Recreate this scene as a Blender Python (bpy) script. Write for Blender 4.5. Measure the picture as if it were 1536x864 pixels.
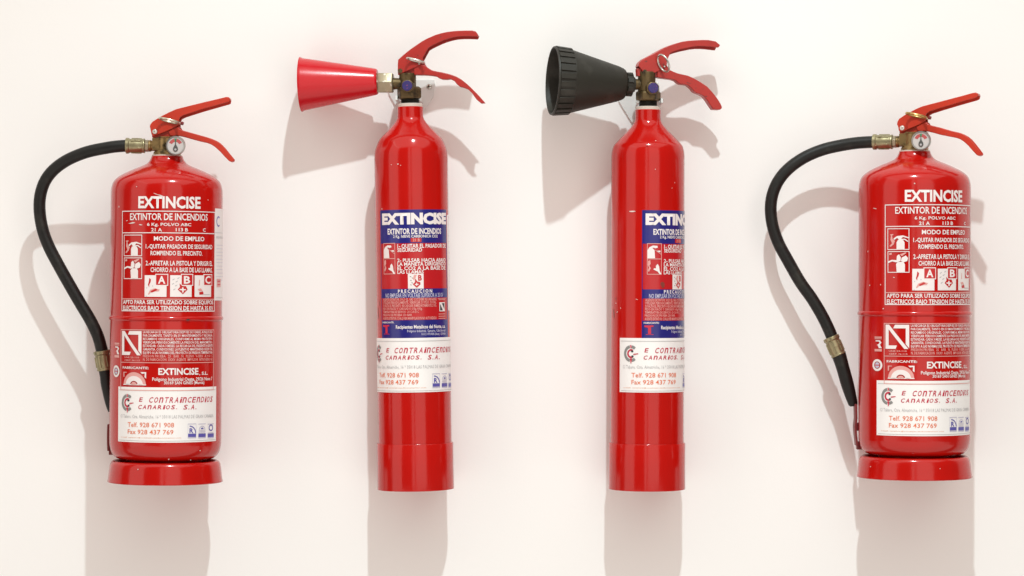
import bpy, bmesh, math, random
from math import sin, cos, tan, pi, radians, asin, acos, atan2, sqrt
from mathutils import Vector, Matrix

random.seed(7)
S = bpy.context.scene
for o in list(bpy.data.objects):
    bpy.data.objects.remove(o)
COL = S.collection

# ------------------------------------------------------------------ camera
CAM = Vector((0.0, -4.09, 1.30))
PXW = 1536.0
FOC = 4000.0            # focal length in photo pixels
cam_data = bpy.data.cameras.new('camera')
cam_data.sensor_width = 36.0
cam_data.lens = 36.0 * FOC / PXW
cam_data.clip_start = 0.05
cam_data.clip_end = 60.0
cam = bpy.data.objects.new('camera', cam_data)
cam.location = CAM
cam.rotation_euler = (radians(90), 0, 0)
COL.objects.link(cam)
S.camera = cam

# ------------------------------------------------------------------ light
world = bpy.data.worlds.new('World')
S.world = world
world.use_nodes = True
bg = world.node_tree.nodes['Background']
bg.inputs['Color'].default_value = (1.0, 0.86, 0.78, 1)
bg.inputs['Strength'].default_value = 0.10

def area_lamp(name, loc, target, sx, sy, power, color):
    d = bpy.data.lights.new(name, 'AREA')
    d.shape = 'RECTANGLE'; d.size = sx; d.size_y = sy
    d.energy = power; d.color = color
    o = bpy.data.objects.new(name, d)
    o.location = loc
    o.rotation_euler = (Vector(target) - Vector(loc)).to_track_quat('-Z', 'Y').to_euler()
    COL.objects.link(o)
    return o

# one small gallery spot high up on the right gives the hard shadows
kd = bpy.data.lights.new('gallery_spot_lamp', 'SPOT')
kd.energy = 390.0; kd.color = (0.80, 0.94, 0.96)
kd.spot_size = radians(78); kd.spot_blend = 1.0
kd.shadow_soft_size = 0.036
KEY = Vector((0.27, -2.00, 4.08))
key = bpy.data.objects.new('gallery_spot_lamp', kd)
key.location = KEY
key.rotation_euler = (Vector((0.05, -0.75, 0.0)) - KEY).to_track_quat('-Z', 'Y').to_euler()
COL.objects.link(key)
# added unseen panels for fill light and upright reflection bands on the bodies
WARM = (0.955, 0.868, 0.800)
def rad(L, sx, sy): return 1.10 * L * pi * sx * sy          # watts for a panel of radiance L
area_lamp('reflection_panel_behind_camera', (-0.46, -5.6, 2.6), (-0.46, 0, 2.6), 0.66, 5.4, rad(1.22, 0.66, 5.4), WARM)  # added panel, narrow bright band in the enamel
area_lamp('reflection_panel_behind_camera', (2.02, -5.6, 2.6), (2.02, 0, 2.6), 3.70, 5.4, rad(1.22, 3.70, 5.4), WARM)  # added panel, gap beside it leaves a dark reflected line
area_lamp('reflection_panel_at_left', (-4.2, -3.2, 2.6), (0, -3.2, 2.6), 3.6, 5.4, rad(1.15, 3.6, 5.4), WARM)  # added panel for the left-hand reflection band
area_lamp('ceiling_fill_panel', (0, -2.9, 5.2), (0, -2.9, 0), 9.0, 4.6, rad(1.20, 9.0, 4.6), WARM)  # added overhead fill in place of ceiling bounce
area_lamp('floor_bounce_fill', (0, -2.9, -0.2), (0, -2.9, 5), 9.0, 4.6, rad(1.00, 9.0, 4.6), WARM)  # added fill in place of light bounced off the floor

S.view_settings.view_transform = 'Standard'
S.view_settings.look = 'None'
S.view_settings.exposure = 0.0
S.view_settings.gamma = 1.0
S.view_settings.use_curve_mapping = False
S.render.engine = 'CYCLES'
S.cycles.max_bounces = 8
S.cycles.caustics_reflective = False
S.cycles.caustics_refractive = False

# ------------------------------------------------------------------ materials
def mat(name, color, rough=0.5, metal=0.0, spec=0.5, coat=0.0, vary=0.0, vscale=30.0,
        bump=0.0, bscale=400.0, rvary=0.0, second=None, smask=(0.62, 0.70), sscale=200.0, bdist=0.0005):
    m = bpy.data.materials.new(name)
    m.use_nodes = True
    nt = m.node_tree; N = nt.nodes; L = nt.links
    b = N['Principled BSDF']
    b.inputs['Base Color'].default_value = (*color, 1)
    b.inputs['Roughness'].default_value = rough
    b.inputs['Metallic'].default_value = metal
    b.inputs['Specular IOR Level'].default_value = spec
    b.inputs['Coat Weight'].default_value = coat
    b.inputs['Coat Roughness'].default_value = 0.06
    tc = N.new('ShaderNodeTexCoord')
    src = None
    if vary or second:
        n = N.new('ShaderNodeTexNoise'); n.inputs['Scale'].default_value = vscale
        n.inputs['Detail'].default_value = 5
        L.new(tc.outputs['Object'], n.inputs['Vector'])
        mx = N.new('ShaderNodeMix'); mx.data_type = 'RGBA'
        mx.inputs['A'].default_value = (*[c * (1 - vary) for c in color], 1)
        mx.inputs['B'].default_value = (*[min(1, c * (1 + vary)) for c in color], 1)
        L.new(n.outputs['Fac'], mx.inputs['Factor'])
        src = mx.outputs['Result']
        if second:
            n2 = N.new('ShaderNodeTexNoise'); n2.inputs['Scale'].default_value = sscale
            n2.inputs['Detail'].default_value = 3
            L.new(tc.outputs['Object'], n2.inputs['Vector'])
            r = N.new('ShaderNodeMapRange')
            r.inputs['From Min'].default_value = smask[0]; r.inputs['From Max'].default_value = smask[1]
            L.new(n2.outputs['Fac'], r.inputs['Value'])
            m2 = N.new('ShaderNodeMix'); m2.data_type = 'RGBA'
            m2.inputs['B'].default_value = (*second, 1)
            L.new(r.outputs['Result'], m2.inputs['Factor'])
            L.new(src, m2.inputs['A'])
            src = m2.outputs['Result']
        L.new(src, b.inputs['Base Color'])
    if rvary:
        n3 = N.new('ShaderNodeTexNoise'); n3.inputs['Scale'].default_value = vscale * 2.3
        n3.inputs['Detail'].default_value = 4
        L.new(tc.outputs['Object'], n3.inputs['Vector'])
        r3 = N.new('ShaderNodeMapRange')
        r3.inputs['To Min'].default_value = max(0.02, rough - rvary); r3.inputs['To Max'].default_value = rough + rvary
        L.new(n3.outputs['Fac'], r3.inputs['Value'])
        L.new(r3.outputs['Result'], b.inputs['Roughness'])
    if bump:
        n4 = N.new('ShaderNodeTexNoise'); n4.inputs['Scale'].default_value = bscale
        n4.inputs['Detail'].default_value = 3
        L.new(tc.outputs['Object'], n4.inputs['Vector'])
        bp = N.new('ShaderNodeBump'); bp.inputs['Strength'].default_value = bump
        bp.inputs['Distance'].default_value = bdist
        L.new(n4.outputs['Fac'], bp.inputs['Height'])
        L.new(bp.outputs['Normal'], b.inputs['Normal'])
    return m

M = {}
M['wall'] = mat('white_wall_paint', (0.87, 0.856, 0.835), 0.75, spec=0.3, vary=0.012, vscale=2.5, bump=0.12, bscale=260, bdist=0.0008)
RED = (0.46, 0.0055, 0.003)
M['red'] = mat('red_gloss_enamel', RED, 0.15, spec=0.5, vary=0.11, vscale=14, bump=0.07, bscale=150, rvary=0.09,
               second=(0.52, 0.03, 0.025), smask=(0.76, 0.84), sscale=260, bdist=0.0006)
M['lever'] = mat('red_lever_enamel', (0.50, 0.032, 0.012), 0.36, vary=0.10, vscale=60, bump=0.12, bscale=500, rvary=0.08,
                 second=(0.20, 0.05, 0.04), smask=(0.66, 0.74), sscale=260)
M['lever_dark'] = mat('old_red_lever_enamel', (0.40, 0.022, 0.016), 0.36, vary=0.14, vscale=60, bump=0.15, bscale=450, rvary=0.08,
                 second=(0.09, 0.03, 0.025), smask=(0.64, 0.74), sscale=200)
M['horn_red'] = mat('red_plastic_horn', (0.54, 0.003, 0.010), 0.24, vary=0.05, vscale=30, bump=0.06, bscale=300, rvary=0.06)
M['horn_black'] = mat('black_moulded_plastic', (0.0185, 0.0160, 0.0105), 0.54, spec=0.38, vary=0.25, vscale=40, bump=0.25, bscale=700, rvary=0.07,
                      second=(0.040, 0.036, 0.028), smask=(0.52, 0.75), sscale=30)
M['rubber'] = mat('black_hose_rubber', (0.007, 0.0066, 0.0055), 0.45, spec=0.35, vary=0.3, vscale=50, bump=0.30, bscale=900, rvary=0.08,
                  second=(0.026, 0.024, 0.018), smask=(0.55, 0.8), sscale=45)
M['brass'] = mat('yellow_brass', (0.33, 0.225, 0.095), 0.34, metal=0.85, vary=0.25, vscale=45, bump=0.12, bscale=400, rvary=0.1,
                 second=(0.06, 0.045, 0.024), smask=(0.48, 0.68), sscale=75)
M['dark_brass'] = mat('dull_dark_brass', (0.13, 0.088, 0.038), 0.45, metal=0.7, vary=0.3, vscale=70, bump=0.25, bscale=500, rvary=0.1,
                      second=(0.035, 0.028, 0.018), smask=(0.5, 0.7), sscale=110)
M['ferrule'] = mat('zinc_yellow_crimp', (0.34, 0.30, 0.175), 0.36, metal=0.75, vary=0.22, vscale=80, bump=0.15, bscale=500, rvary=0.1,
                   second=(0.16, 0.13, 0.07), smask=(0.55, 0.75), sscale=140)
M['nut'] = mat('worn_plated_nut', (0.35, 0.295, 0.20), 0.38, metal=0.7, vary=0.25, vscale=90, bump=0.2, bscale=350, rvary=0.1,
               second=(0.58, 0.54, 0.46), smask=(0.60, 0.68), sscale=120)
M['steel'] = mat('bright_steel', (0.62, 0.60, 0.55), 0.28, metal=0.9, vary=0.1, vscale=100, rvary=0.1)
M['pin'] = mat('plated_pin_wire', (0.55, 0.49, 0.38), 0.3, metal=0.85, vary=0.15, vscale=100, rvary=0.1)
M['pinbrass'] = mat('brass_pin_wire', (0.50, 0.33, 0.12), 0.3, metal=0.85, vary=0.15, vscale=100, rvary=0.1)
M['plate'] = mat('white_enamel_plate', (0.72, 0.73, 0.71), 0.35, vary=0.04, vscale=60, bump=0.1, bscale=300)
M['darkthread'] = mat('dark_thread_metal', (0.02, 0.018, 0.014), 0.5, metal=0.4, vary=0.3, vscale=90)
M['collar'] = mat('pale_neck_collar', (0.60, 0.50, 0.43), 0.5, vary=0.1, vscale=70)
M['purple'] = mat('purple_blue_cap', (0.030, 0.020, 0.13), 0.45, vary=0.25, vscale=300, second=(0.25, 0.05, 0.12), smask=(0.58, 0.66), sscale=260)
M['white'] = mat('white_screen_print', (0.80, 0.73, 0.71), 0.35, vary=0.03, vscale=80)
M['pink'] = mat('pale_pink_print', (0.70, 0.33, 0.30), 0.35)
M['sticker'] = mat('white_vinyl_sticker', (0.84, 0.815, 0.795), 0.36, vary=0.02, vscale=20)
M['paper'] = mat('white_inspection_sticker', (0.80, 0.75, 0.73), 0.4, vary=0.02, vscale=20)
M['label_red'] = mat('red_label_vinyl', (0.47, 0.012, 0.016), 0.22, vary=0.05, vscale=25, rvary=0.05)
M['blue'] = mat('blue_label_ink', (0.018, 0.018, 0.17), 0.22, vary=0.1, vscale=25, rvary=0.05)
M['crimson'] = mat('crimson_ink', (0.50, 0.012, 0.045), 0.4)
M['orange'] = mat('orange_red_ink', (0.74, 0.17, 0.07), 0.4)
M['paleorange'] = mat('pale_orange_ink', (0.72, 0.36, 0.22), 0.4)
M['grey'] = mat('grey_ink', (0.22, 0.22, 0.21), 0.4)
M['palegrey'] = mat('pale_grey_ink', (0.45, 0.44, 0.44), 0.4)
M['violet'] = mat('violet_blue_ink', (0.10, 0.09, 0.36), 0.4)
M['paleviolet'] = mat('pale_violet_ink', (0.52, 0.50, 0.62), 0.4)
M['yellow'] = mat('yellow_ink', (0.75, 0.55, 0.20), 0.4)
M['printred'] = mat('red_ink', (0.50, 0.012, 0.014), 0.3)
M['brightred'] = mat('bright_red_ink', (0.55, 0.02, 0.05), 0.4)
M['green'] = mat('green_ink', (0.05, 0.25, 0.12), 0.4)
M['black'] = mat('black_ink', (0.03, 0.03, 0.035), 0.4)
M['dial'] = mat('white_dial', (0.56, 0.535, 0.515), 0.3)
M['zone'] = mat('faded_red_zone', (0.46, 0.085, 0.085), 0.4)
M['needle'] = mat('grey_needle', (0.085, 0.085, 0.08), 0.4)
M['holder'] = mat('shaded_red_holder', (0.17, 0.010, 0.012), 0.4, vary=0.2, vscale=80)  # red darkened, body's shade on the nozzle holder put into the colour
M['bezel'] = mat('grey_bezel', (0.40, 0.385, 0.36), 0.3, metal=0.85, vary=0.15, vscale=100)
M['chip'] = mat('bare_metal_chip', (0.72, 0.62, 0.58), 0.35, metal=0.2)
M['darkchip'] = mat('dark_rust_chip', (0.035, 0.025, 0.018), 0.6)
M['glass'] = None
g = bpy.data.materials.new('gauge_glass'); g.use_nodes = True
gb = g.node_tree.nodes['Principled BSDF']
gb.inputs['Transmission Weight'].default_value = 1.0; gb.inputs['Roughness'].default_value = 0.03
gb.inputs['IOR'].default_value = 1.15
M['glass'] = g

# ------------------------------------------------------------------ mesh helpers
def tag(o, label=None, cat=None, group=None, kind=None):
    if label: o['label'] = label
    if cat: o['category'] = cat
    if group: o['group'] = group
    if kind: o['kind'] = kind
    return o

def crom(pts, n=6, closed=False):
    """Catmull-Rom through points (tuples of any dimension)."""
    P = [Vector(p) for p in pts]
    out = []
    m = len(P)
    rng = range(m if closed else m - 1)
    for i in rng:
        if closed:
            p0, p1, p2, p3 = P[(i - 1) % m], P[i], P[(i + 1) % m], P[(i + 2) % m]
        else:
            p1, p2 = P[i], P[i + 1]
            p0 = P[i - 1] if i > 0 else p1 * 2 - p2
            p3 = P[i + 2] if i + 2 < m else p2 * 2 - p1
        for k in range(n):
            t = k / n
            out.append(0.5 * ((2 * p1) + (p2 - p0) * t + (2 * p0 - 5 * p1 + 4 * p2 - p3) * t * t
                              + (3 * p1 - p0 - 3 * p2 + p3) * t ** 3))
    if not closed:
        out.append(P[-1])
    return out

class MB:
    def __init__(self):
        self.v = []; self.f = []
    def add(self, verts, faces):
        b = len(self.v)
        self.v += [Vector(p) for p in verts]
        self.f += [[b + i for i in f] for f in faces]
        return self
    def rings(self, rings, cap0=True, cap1=True):
        n = len(rings[0]); vs = [p for r in rings for p in r]; fs = []
        for i in range(len(rings) - 1):
            for j in range(n):
                k = (j + 1) % n
                fs.append([i * n + j, i * n + k, (i + 1) * n + k, (i + 1) * n + j])
        if cap0: fs.append(list(range(n))[::-1])
        if cap1: fs.append([(len(rings) - 1) * n + j for j in range(n)])
        return self.add(vs, fs)
    def lathe(self, prof, seg=64, org=(0, 0, 0), axis=(0, 0, 1), cap0=True, cap1=True, phase=0.0):
        """prof: list of (radius, distance along axis)."""
        a = Vector(axis).normalized(); o = Vector(org)
        ref = Vector((0, -1, 0)) if abs(a.y) < 0.9 else Vector((1, 0, 0))
        e1 = (ref - a * ref.dot(a)).normalized(); e2 = a.cross(e1)
        R = []
        for r, h in prof:
            r = max(r, 1e-6)
            R.append([o + a * h + (e1 * cos(phase + 2 * pi * j / seg) + e2 * sin(phase + 2 * pi * j / seg)) * r for j in range(seg)])
        return self.rings(R, cap0, cap1)
    def tube(self, pts, rad, seg=20, cap=True):
        P = [Vector(p) for p in pts]
        n = len(P)
        if not isinstance(rad, (list, tuple)): rad = [rad] * n
        T = [(P[min(i + 1, n - 1)] - P[max(i - 1, 0)]).normalized() for i in range(n)]
        ref = Vector((0, -1, 0)) if abs(T[0].y) < 0.9 else Vector((1, 0, 0))
        e1 = (ref - T[0] * ref.dot(T[0])).normalized()
        R = []
        for i in range(n):
            e1 = (e1 - T[i] * e1.dot(T[i])).normalized(); e2 = T[i].cross(e1)
            R.append([P[i] + (e1 * cos(2 * pi * j / seg) + e2 * sin(2 * pi * j / seg)) * rad[i] for j in range(seg)])
        return self.rings(R, cap, cap)
    def torus(self, c, e1, e2, r, seg=40, rs=10):
        c = Vector(c); e1 = Vector(e1); e2 = Vector(e2)
        nn = e1.cross(e2).normalized(); vs = []; fs = []
        for i in range(seg):
            t = 2 * pi * i / seg
            d = e1 * cos(t) + e2 * sin(t)
            dn = d.normalized()
            for j in range(rs):
                q = 2 * pi * j / rs
                vs.append(c + d + (dn * cos(q) + nn * sin(q)) * r)
        for i in range(seg):
            for j in range(rs):
                a, b = i * rs + j, i * rs + (j + 1) % rs
                k = ((i + 1) % seg) * rs
                fs.append([a, k + j, k + (j + 1) % rs, b])
        return self.add(vs, fs)
    def prism(self, outline, n0, n1):
        """outline in (a, z); extruded between y = n0 and n1."""
        m = len(outline)
        vs = [(p[0], n0, p[1]) for p in outline] + [(p[0], n1, p[1]) for p in outline]
        fs = [list(range(m)), list(range(2 * m - 1, m - 1, -1))]
        for i in range(m):
            k = (i + 1) % m
            fs.append([i, i + m, k + m, k])
        return self.add(vs, fs)
    def ribbon(self, top, bot, n0, n1):
        """strip solid between two polylines of equal length, y from n0 to n1."""
        m = len(top)
        return self.prism(list(top) + list(bot)[::-1], n0, n1)
    def box(self, c, s):
        x, y, z = c; a, b, h = [q / 2 for q in s]
        return self.prism([(x - a, z - h), (x + a, z - h), (x + a, z + h), (x - a, z + h)], y - b, y + b)
    def build(self, name, m, parent=None, angle=32, bevel=0.0, mtx=None, segs=2):
        me = bpy.data.meshes.new(name)
        V = self.v if mtx is None else [mtx @ p for p in self.v]
        me.from_pydata([tuple(p) for p in V], [], self.f)
        bm = bmesh.new(); bm.from_mesh(me)
        bmesh.ops.recalc_face_normals(bm, faces=bm.faces)
        bm.to_mesh(me); bm.free()
        me.polygons.foreach_set('use_smooth', [True] * len(me.polygons))
        me.set_sharp_from_angle(angle=radians(angle))
        me.materials.append(m)
        o = bpy.data.objects.new(name, me); COL.objects.link(o)
        if parent: o.parent = parent
        if bevel:
            b = o.modifiers.new('bevel', 'BEVEL'); b.width = bevel; b.segments = segs
            b.limit_method = 'ANGLE'; b.angle_limit = radians(40); b.harden_normals = False
        return o

def empty(name, loc, tilt=0.0):
    o = bpy.data.objects.new(name, None)
    o.empty_display_size = 0.05
    o.location = loc; o.rotation_euler = (0, tilt, 0)
    COL.objects.link(o)
    return o

def ray_at_y(X, Y, y):
    """point on the plane y (world) seen at photo pixel X, Y."""
    t = (y - CAM.y)
    return Vector((CAM.x + (X - 768) / FOC * t, y, CAM.z - (Y - 432) / FOC * t))

class Frame:
    """local frame of one extinguisher: origin at its base centre, tilt about y."""
    def __init__(self, X, Y, depth, tilt_deg):
        self.org = ray_at_y(X, Y, -depth)
        self.tilt = radians(tilt_deg)
        self.mw = Matrix.Translation(self.org) @ Matrix.Rotation(self.tilt, 4, 'Y')
        self.inv = self.mw.inverted()
    def ray(self, X, Y):
        d = Vector(((X - 768) / FOC, 1.0, -(Y - 432) / FOC))
        o = self.inv @ CAM
        return o, (self.inv.to_3x3() @ d)
    def plane(self, X, Y, phi=0.0, n0=0.0):
        """coordinates (a, z) in the upright plane turned by phi about the axis, n0 behind it."""
        o, d = self.ray(X, Y)
        nx, ny = sin(phi), cos(phi)
        t = (n0 - (o.x * nx + o.y * ny)) / (d.x * nx + d.y * ny)
        p = o + d * t
        return (p.x * cos(phi) - p.y * sin(phi), p.z)
    def flat(self, X, Y, off=0.0):
        """local point for a pixel at depth off behind the axis."""
        a, z = self.plane(X, Y, 0.0, off)
        return Vector((a, off, z))
    def cyl(self, X, Y, R):
        """angle and height where the pixel's ray meets the cylinder."""
        o, d = self.ray(X, Y)
        A = d.x ** 2 + d.y ** 2; B = 2 * (o.x * d.x + o.y * d.y); C = o.x ** 2 + o.y ** 2 - R * R
        D = B * B - 4 * A * C
        if D < 0:
            t = -B / (2 * A)
        else:
            t = (-B - sqrt(D)) / (2 * A)
        p = o + d * t
        return atan2(p.x, -p.y), p.z

def valve_mtx(phi):
    # (a, n, z) -> local xyz
    return Matrix(((cos(phi), sin(phi), 0, 0), (-sin(phi), cos(phi), 0, 0), (0, 0, 1, 0), (0, 0, 0, 1)))

# ------------------------------------------------------------------ flat print
_tc = {}
def text_mesh(s, bold=0.0, res=2):
    k = (s, bold, res)
    if k in _tc: return _tc[k]
    cu = bpy.data.curves.new('print_text', 'FONT')
    cu.body = s; cu.size = 1.0; cu.offset = bold; cu.resolution_u = res; cu.fill_mode = 'BOTH'
    ob = bpy.data.objects.new('print_text', cu)
    me = ob.to_mesh()
    vs = [(v.co.x, v.co.y) for v in me.vertices]
    fs = [list(p.vertices) for p in me.polygons]
    ob.to_mesh_clear()
    bpy.data.objects.remove(ob); bpy.data.curves.remove(cu)
    _tc[k] = (vs, fs)
    return _tc[k]

def cap_range(bold):
    v, f = text_mesh('H', bold)
    ys = [p[1] for p in v]
    return min(ys), max(ys)

def IDENT(X, Y):
    return (X, Y)

class Design:
    """flat artwork in (u, v) metres; items keyed by (part name, material, layer)."""
    def __init__(self, conv=None):
        self.conv = conv or IDENT
        self.items = {}; self.uid = 0
    def put(self, part, m, lay, vs, fs):
        d = self.items.setdefault((part, m, lay, self.uid), ([], []))
        b = len(d[0]); d[0].extend(vs); d[1].extend([[b + i for i in f] for f in fs])
    def box(self, x0, y0, x1, y1):
        self.uid = (x0, y0, x1, y1)
        u0, v1 = self.conv(x0, y0); u1, v0 = self.conv(x1, y1)
        return u0, v0, u1, v1
    def uvrect(self, part, m, lay, u0, v0, u1, v1):
        if self.conv is IDENT or part == 'blue_band': self.uid = (u0, v0, u1, v1)
        self.put(part, m, lay, [(u0, v0), (u1, v0), (u1, v1), (u0, v1)], [[0, 1, 2, 3]])
    def rect(self, part, m, lay, x0, y0, x1, y1):
        self.uvrect(part, m, lay, *self.box(x0, y0, x1, y1))
    def border(self, part, m, lay, x0, y0, x1, y1, t=0.0012):
        u0, v0, u1, v1 = self.box(x0, y0, x1, y1)
        self.uvrect(part, m, lay, u0, v0, u1, v0 + t); self.uvrect(part, m, lay, u0, v1 - t, u1, v1)
        self.uvrect(part, m, lay, u0, v0 + t, u0 + t, v1 - t); self.uvrect(part, m, lay, u1 - t, v0 + t, u1, v1 - t)
    def hline(self, part, m, lay, x0, x1, y, t=0.0012):
        u0, v = self.conv(x0, y); u1, _ = self.conv(x1, y)
        self.uid = (x0, x1, y)
        self.uvrect(part, m, lay, u0, v - t / 2, u1, v + t / 2)
    def poly(self, part, m, lay, x0, y0, x1, y1, pts):
        """pts in fractions of the box, (0,0) top left."""
        u0, v0, u1, v1 = self.box(x0, y0, x1, y1)
        self.put(part, m, lay, [(u0 + (u1 - u0) * a, v1 + (v0 - v1) * b) for a, b in pts], [list(range(len(pts)))])
    def arc(self, part, m, lay, x0, y0, x1, y1, cx, cy, rx, ry, t, a0=0, a1=360, n=20):
        """ring segment in fractions of the box; t = inner radius fraction."""
        u0, v0, u1, v1 = self.box(x0, y0, x1, y1)
        for i in range(n):
            q = [radians(a0 + (a1 - a0) * k / n) for k in (i, i + 1)]
            P = [(cx + rx * cos(q[0]), cy - ry * sin(q[0])), (cx + rx * cos(q[1]), cy - ry * sin(q[1])),
                 (cx + rx * t * cos(q[1]), cy - ry * t * sin(q[1])), (cx + rx * t * cos(q[0]), cy - ry * t * sin(q[0]))]
            self.put(part, m, lay, [(u0 + (u1 - u0) * a, v1 + (v0 - v1) * b) for a, b in P],
                     [[0, 1, 2, 3]] if t > 0 else [[0, 1, 2]])
    def text(self, s, m, x0, y0, x1, y1, bold=0.0, slant=0.0, lay=3, part='lettering', res=2):
        u0, v0, u1, v1 = self.box(x0, y0, x1, y1)
        vs, fs = text_mesh(s, bold, res)
        if not vs: return
        c0, c1 = cap_range(bold)
        xs = [p[0] for p in vs]; a0, a1 = min(xs), max(xs)
        sx = (u1 - u0) / (a1 - a0); sy = (v1 - v0) / (c1 - c0)
        self.put(part, m, lay, [(u0 + (p[0] - a0) * sx + slant * (p[1] - c0) * sy, v0 + (p[1] - c0) * sy) for p in vs], fs)
    def styled(self, s, m, x0, y0, x1, y1, bold=0.03, slant=0.25, lay=3, part='lettering'):
        """every glyph stretched to capital height in equal cells (uncial look)."""
        u0, v0, u1, v1 = self.box(x0, y0, x1, y1)
        w = [{' ': 0.8, 'i': 0.55, '.': 0.5, ',': 0.5}.get(c, 1.0) for c in s]
        k = (u1 - u0) / sum(w); u = u0; H = v1 - v0
        for c, q in zip(s, w):
            if c != ' ':
                vs, fs = text_mesh(c, bold)
                xs = [p[0] for p in vs]; ys = [p[1] for p in vs]
                W = k * q * 0.74
                if c in '.,':
                    W = k * 0.22; h = H * 0.2
                else:
                    h = H
                b0 = min(ys); sy = h / (max(ys) - b0); sx = W / (max(xs) - min(xs))
                self.put(part, m, lay, [(u + (p[0] - min(xs)) * sx + slant * (p[1] - b0) * sy, v0 + (p[1] - b0) * sy) for p in vs], fs)
            u += k * q

def wrap(design, parent, R, du=0.0, dv=0.0, skip=(), base_off=0.00035, umin=None, umax=None):
    """lay the artwork on a cylinder of radius R (local z axis), shifted by du (arc), dv."""
    out = {}
    groups = {}
    for (part, m, lay, uid), (vs, fs) in design.items.items():
        if part in skip: continue
        groups[(part, m, lay, uid)] = (vs, fs)
    for (part, m, lay, uid), (vs, fs) in groups.items():
        bm = bmesh.new()
        bv = [bm.verts.new((p[0], p[1], 0)) for p in vs]
        for f in fs:
            try: bm.faces.new([bv[i] for i in f])
            except ValueError: pass
        us = [p[0] for p in vs]
        st = 0.0025
        k0 = math.ceil(min(us) / st); k1 = math.floor(max(us) / st)
        for k in range(k0, k1 + 1):
            bmesh.ops.bisect_plane(bm, geom=bm.verts[:] + bm.edges[:] + bm.faces[:], dist=1e-7,
                                   plane_co=(k * st, 0, 0), plane_no=(1, 0, 0))
        r = R + base_off + lay * 0.00010
        for v in bm.verts:
            th = (v.co.x + du) / R
            v.co = (r * sin(th), -r * cos(th), v.co.y + dv)
        for f in bm.faces:
            f.normal_update()
            c = f.calc_center_median()
            if f.normal.x * c.x + f.normal.y * c.y < 0: f.normal_flip()
            f.smooth = True
        me = bpy.data.meshes.new(part)
        bm.to_mesh(me); bm.free()
        me.materials.append(M[m])
        o = bpy.data.objects.new(part, me); COL.objects.link(o)
        o.parent = parent
        out.setdefault(part, []).append(o)
    return out

def sheet(name, m, parent, R, th0, th1, z0, z1, t=0.0003, step=0.03, ragged=0.0):
    """a thin vinyl sheet with real thickness wrapped on a cylinder."""
    n = max(4, int(abs(th1 - th0) / step))
    mb = MB(); vs = []; fs = []
    for i in range(n + 1):
        th = th0 + (th1 - th0) * i / n
        for r, z in ((R + 0.00002, z0), (R + t, z0), (R + t, z1), (R + 0.00002, z1)):
            vs.append((r * sin(th), -r * cos(th), z))
    for i in range(n):
        for j in range(4):
            k = (j + 1) % 4
            fs.append([i * 4 + j, i * 4 + k, (i + 1) * 4 + k, (i + 1) * 4 + j])
    fs.append([0, 1, 2, 3]); fs.append([n * 4 + 3, n * 4 + 2, n * 4 + 1, n * 4])
    mb.add(vs, fs)
    return mb.build(name, m, parent)

# ------------------------------------------------------------------ the wall
wb = MB()
wb.box((0, 0.10, 1.6), (9.0, 0.20, 4.6))
wall = wb.build('wall', M['wall'])
tag(wall, kind='structure')

GROUP = 'fire extinguishers hung in a row on the wall'
DP = 0.0955      # depth of the powder extinguishers' axes in front of the wall
DC = 0.0665      # same for the two slim carbon dioxide ones
F1 = Frame(247.8, 721.0, DP, 0.34)
F2 = Frame(623.6, 733.0, DC, -0.82)
F3 = Frame(970.3, 734.0, DC, 0.17)
F4 = Frame(1371.6, 711.5, DP, 0.05)
RP = 0.0832      # powder body radius
RC = 0.0553      # slim body radius

# ------------------------------------------------------------------ artwork: powder panel (read off extinguisher 1)
def conv1(X, Y):
    th, z = F1.cyl(X, Y, RP)
    return th * RP, z
P = Design(conv1)
W = 'white'
P.text('EXTINCISE', W, 207.8, 294.4, 300.4, 313.4, bold=0.034)
P.border('border', W, 3, 183.8, 316.4, 321.3, 467.2)
P.hline('border', W, 3, 184.2, 321, 349.3)
P.text('EXTINTOR DE INCENDIOS', W, 195.6, 320.0, 311, 331.4, bold=0.016)
P.text('6 Kg. POLVO ABC', W, 220.8, 334.2, 286.5, 339.4, bold=0.016)
P.text('21 A', W, 227, 342, 243, 347.3, bold=0.02)
P.text('113 B', W, 263.6, 342, 281.7, 347.3, bold=0.02)
P.text('C', W, 304, 342.6, 308, 347.6, bold=0.02)
P.text('MODO DE EMPLEO', W, 231, 354.3, 306, 362.0, bold=0.022)
P.text('1.-QUITAR PASADOR DE SEGURIDAD', W, 218.8, 366.2, 317.8, 373.9, bold=0.020)
P.text('ROMPIENDO EL PRECINTO.', W, 226, 376.2, 303, 383.6, bold=0.020)
P.text('2.-APRETAR LA PISTOLA Y DIRIGIR EL', W, 218.8, 391, 317.8, 399, bold=0.020)
P.text('CHORRO A LA BASE DE LAS LLAMAS.', W, 226, 401, 317.8, 408.8, bold=0.020)
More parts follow.
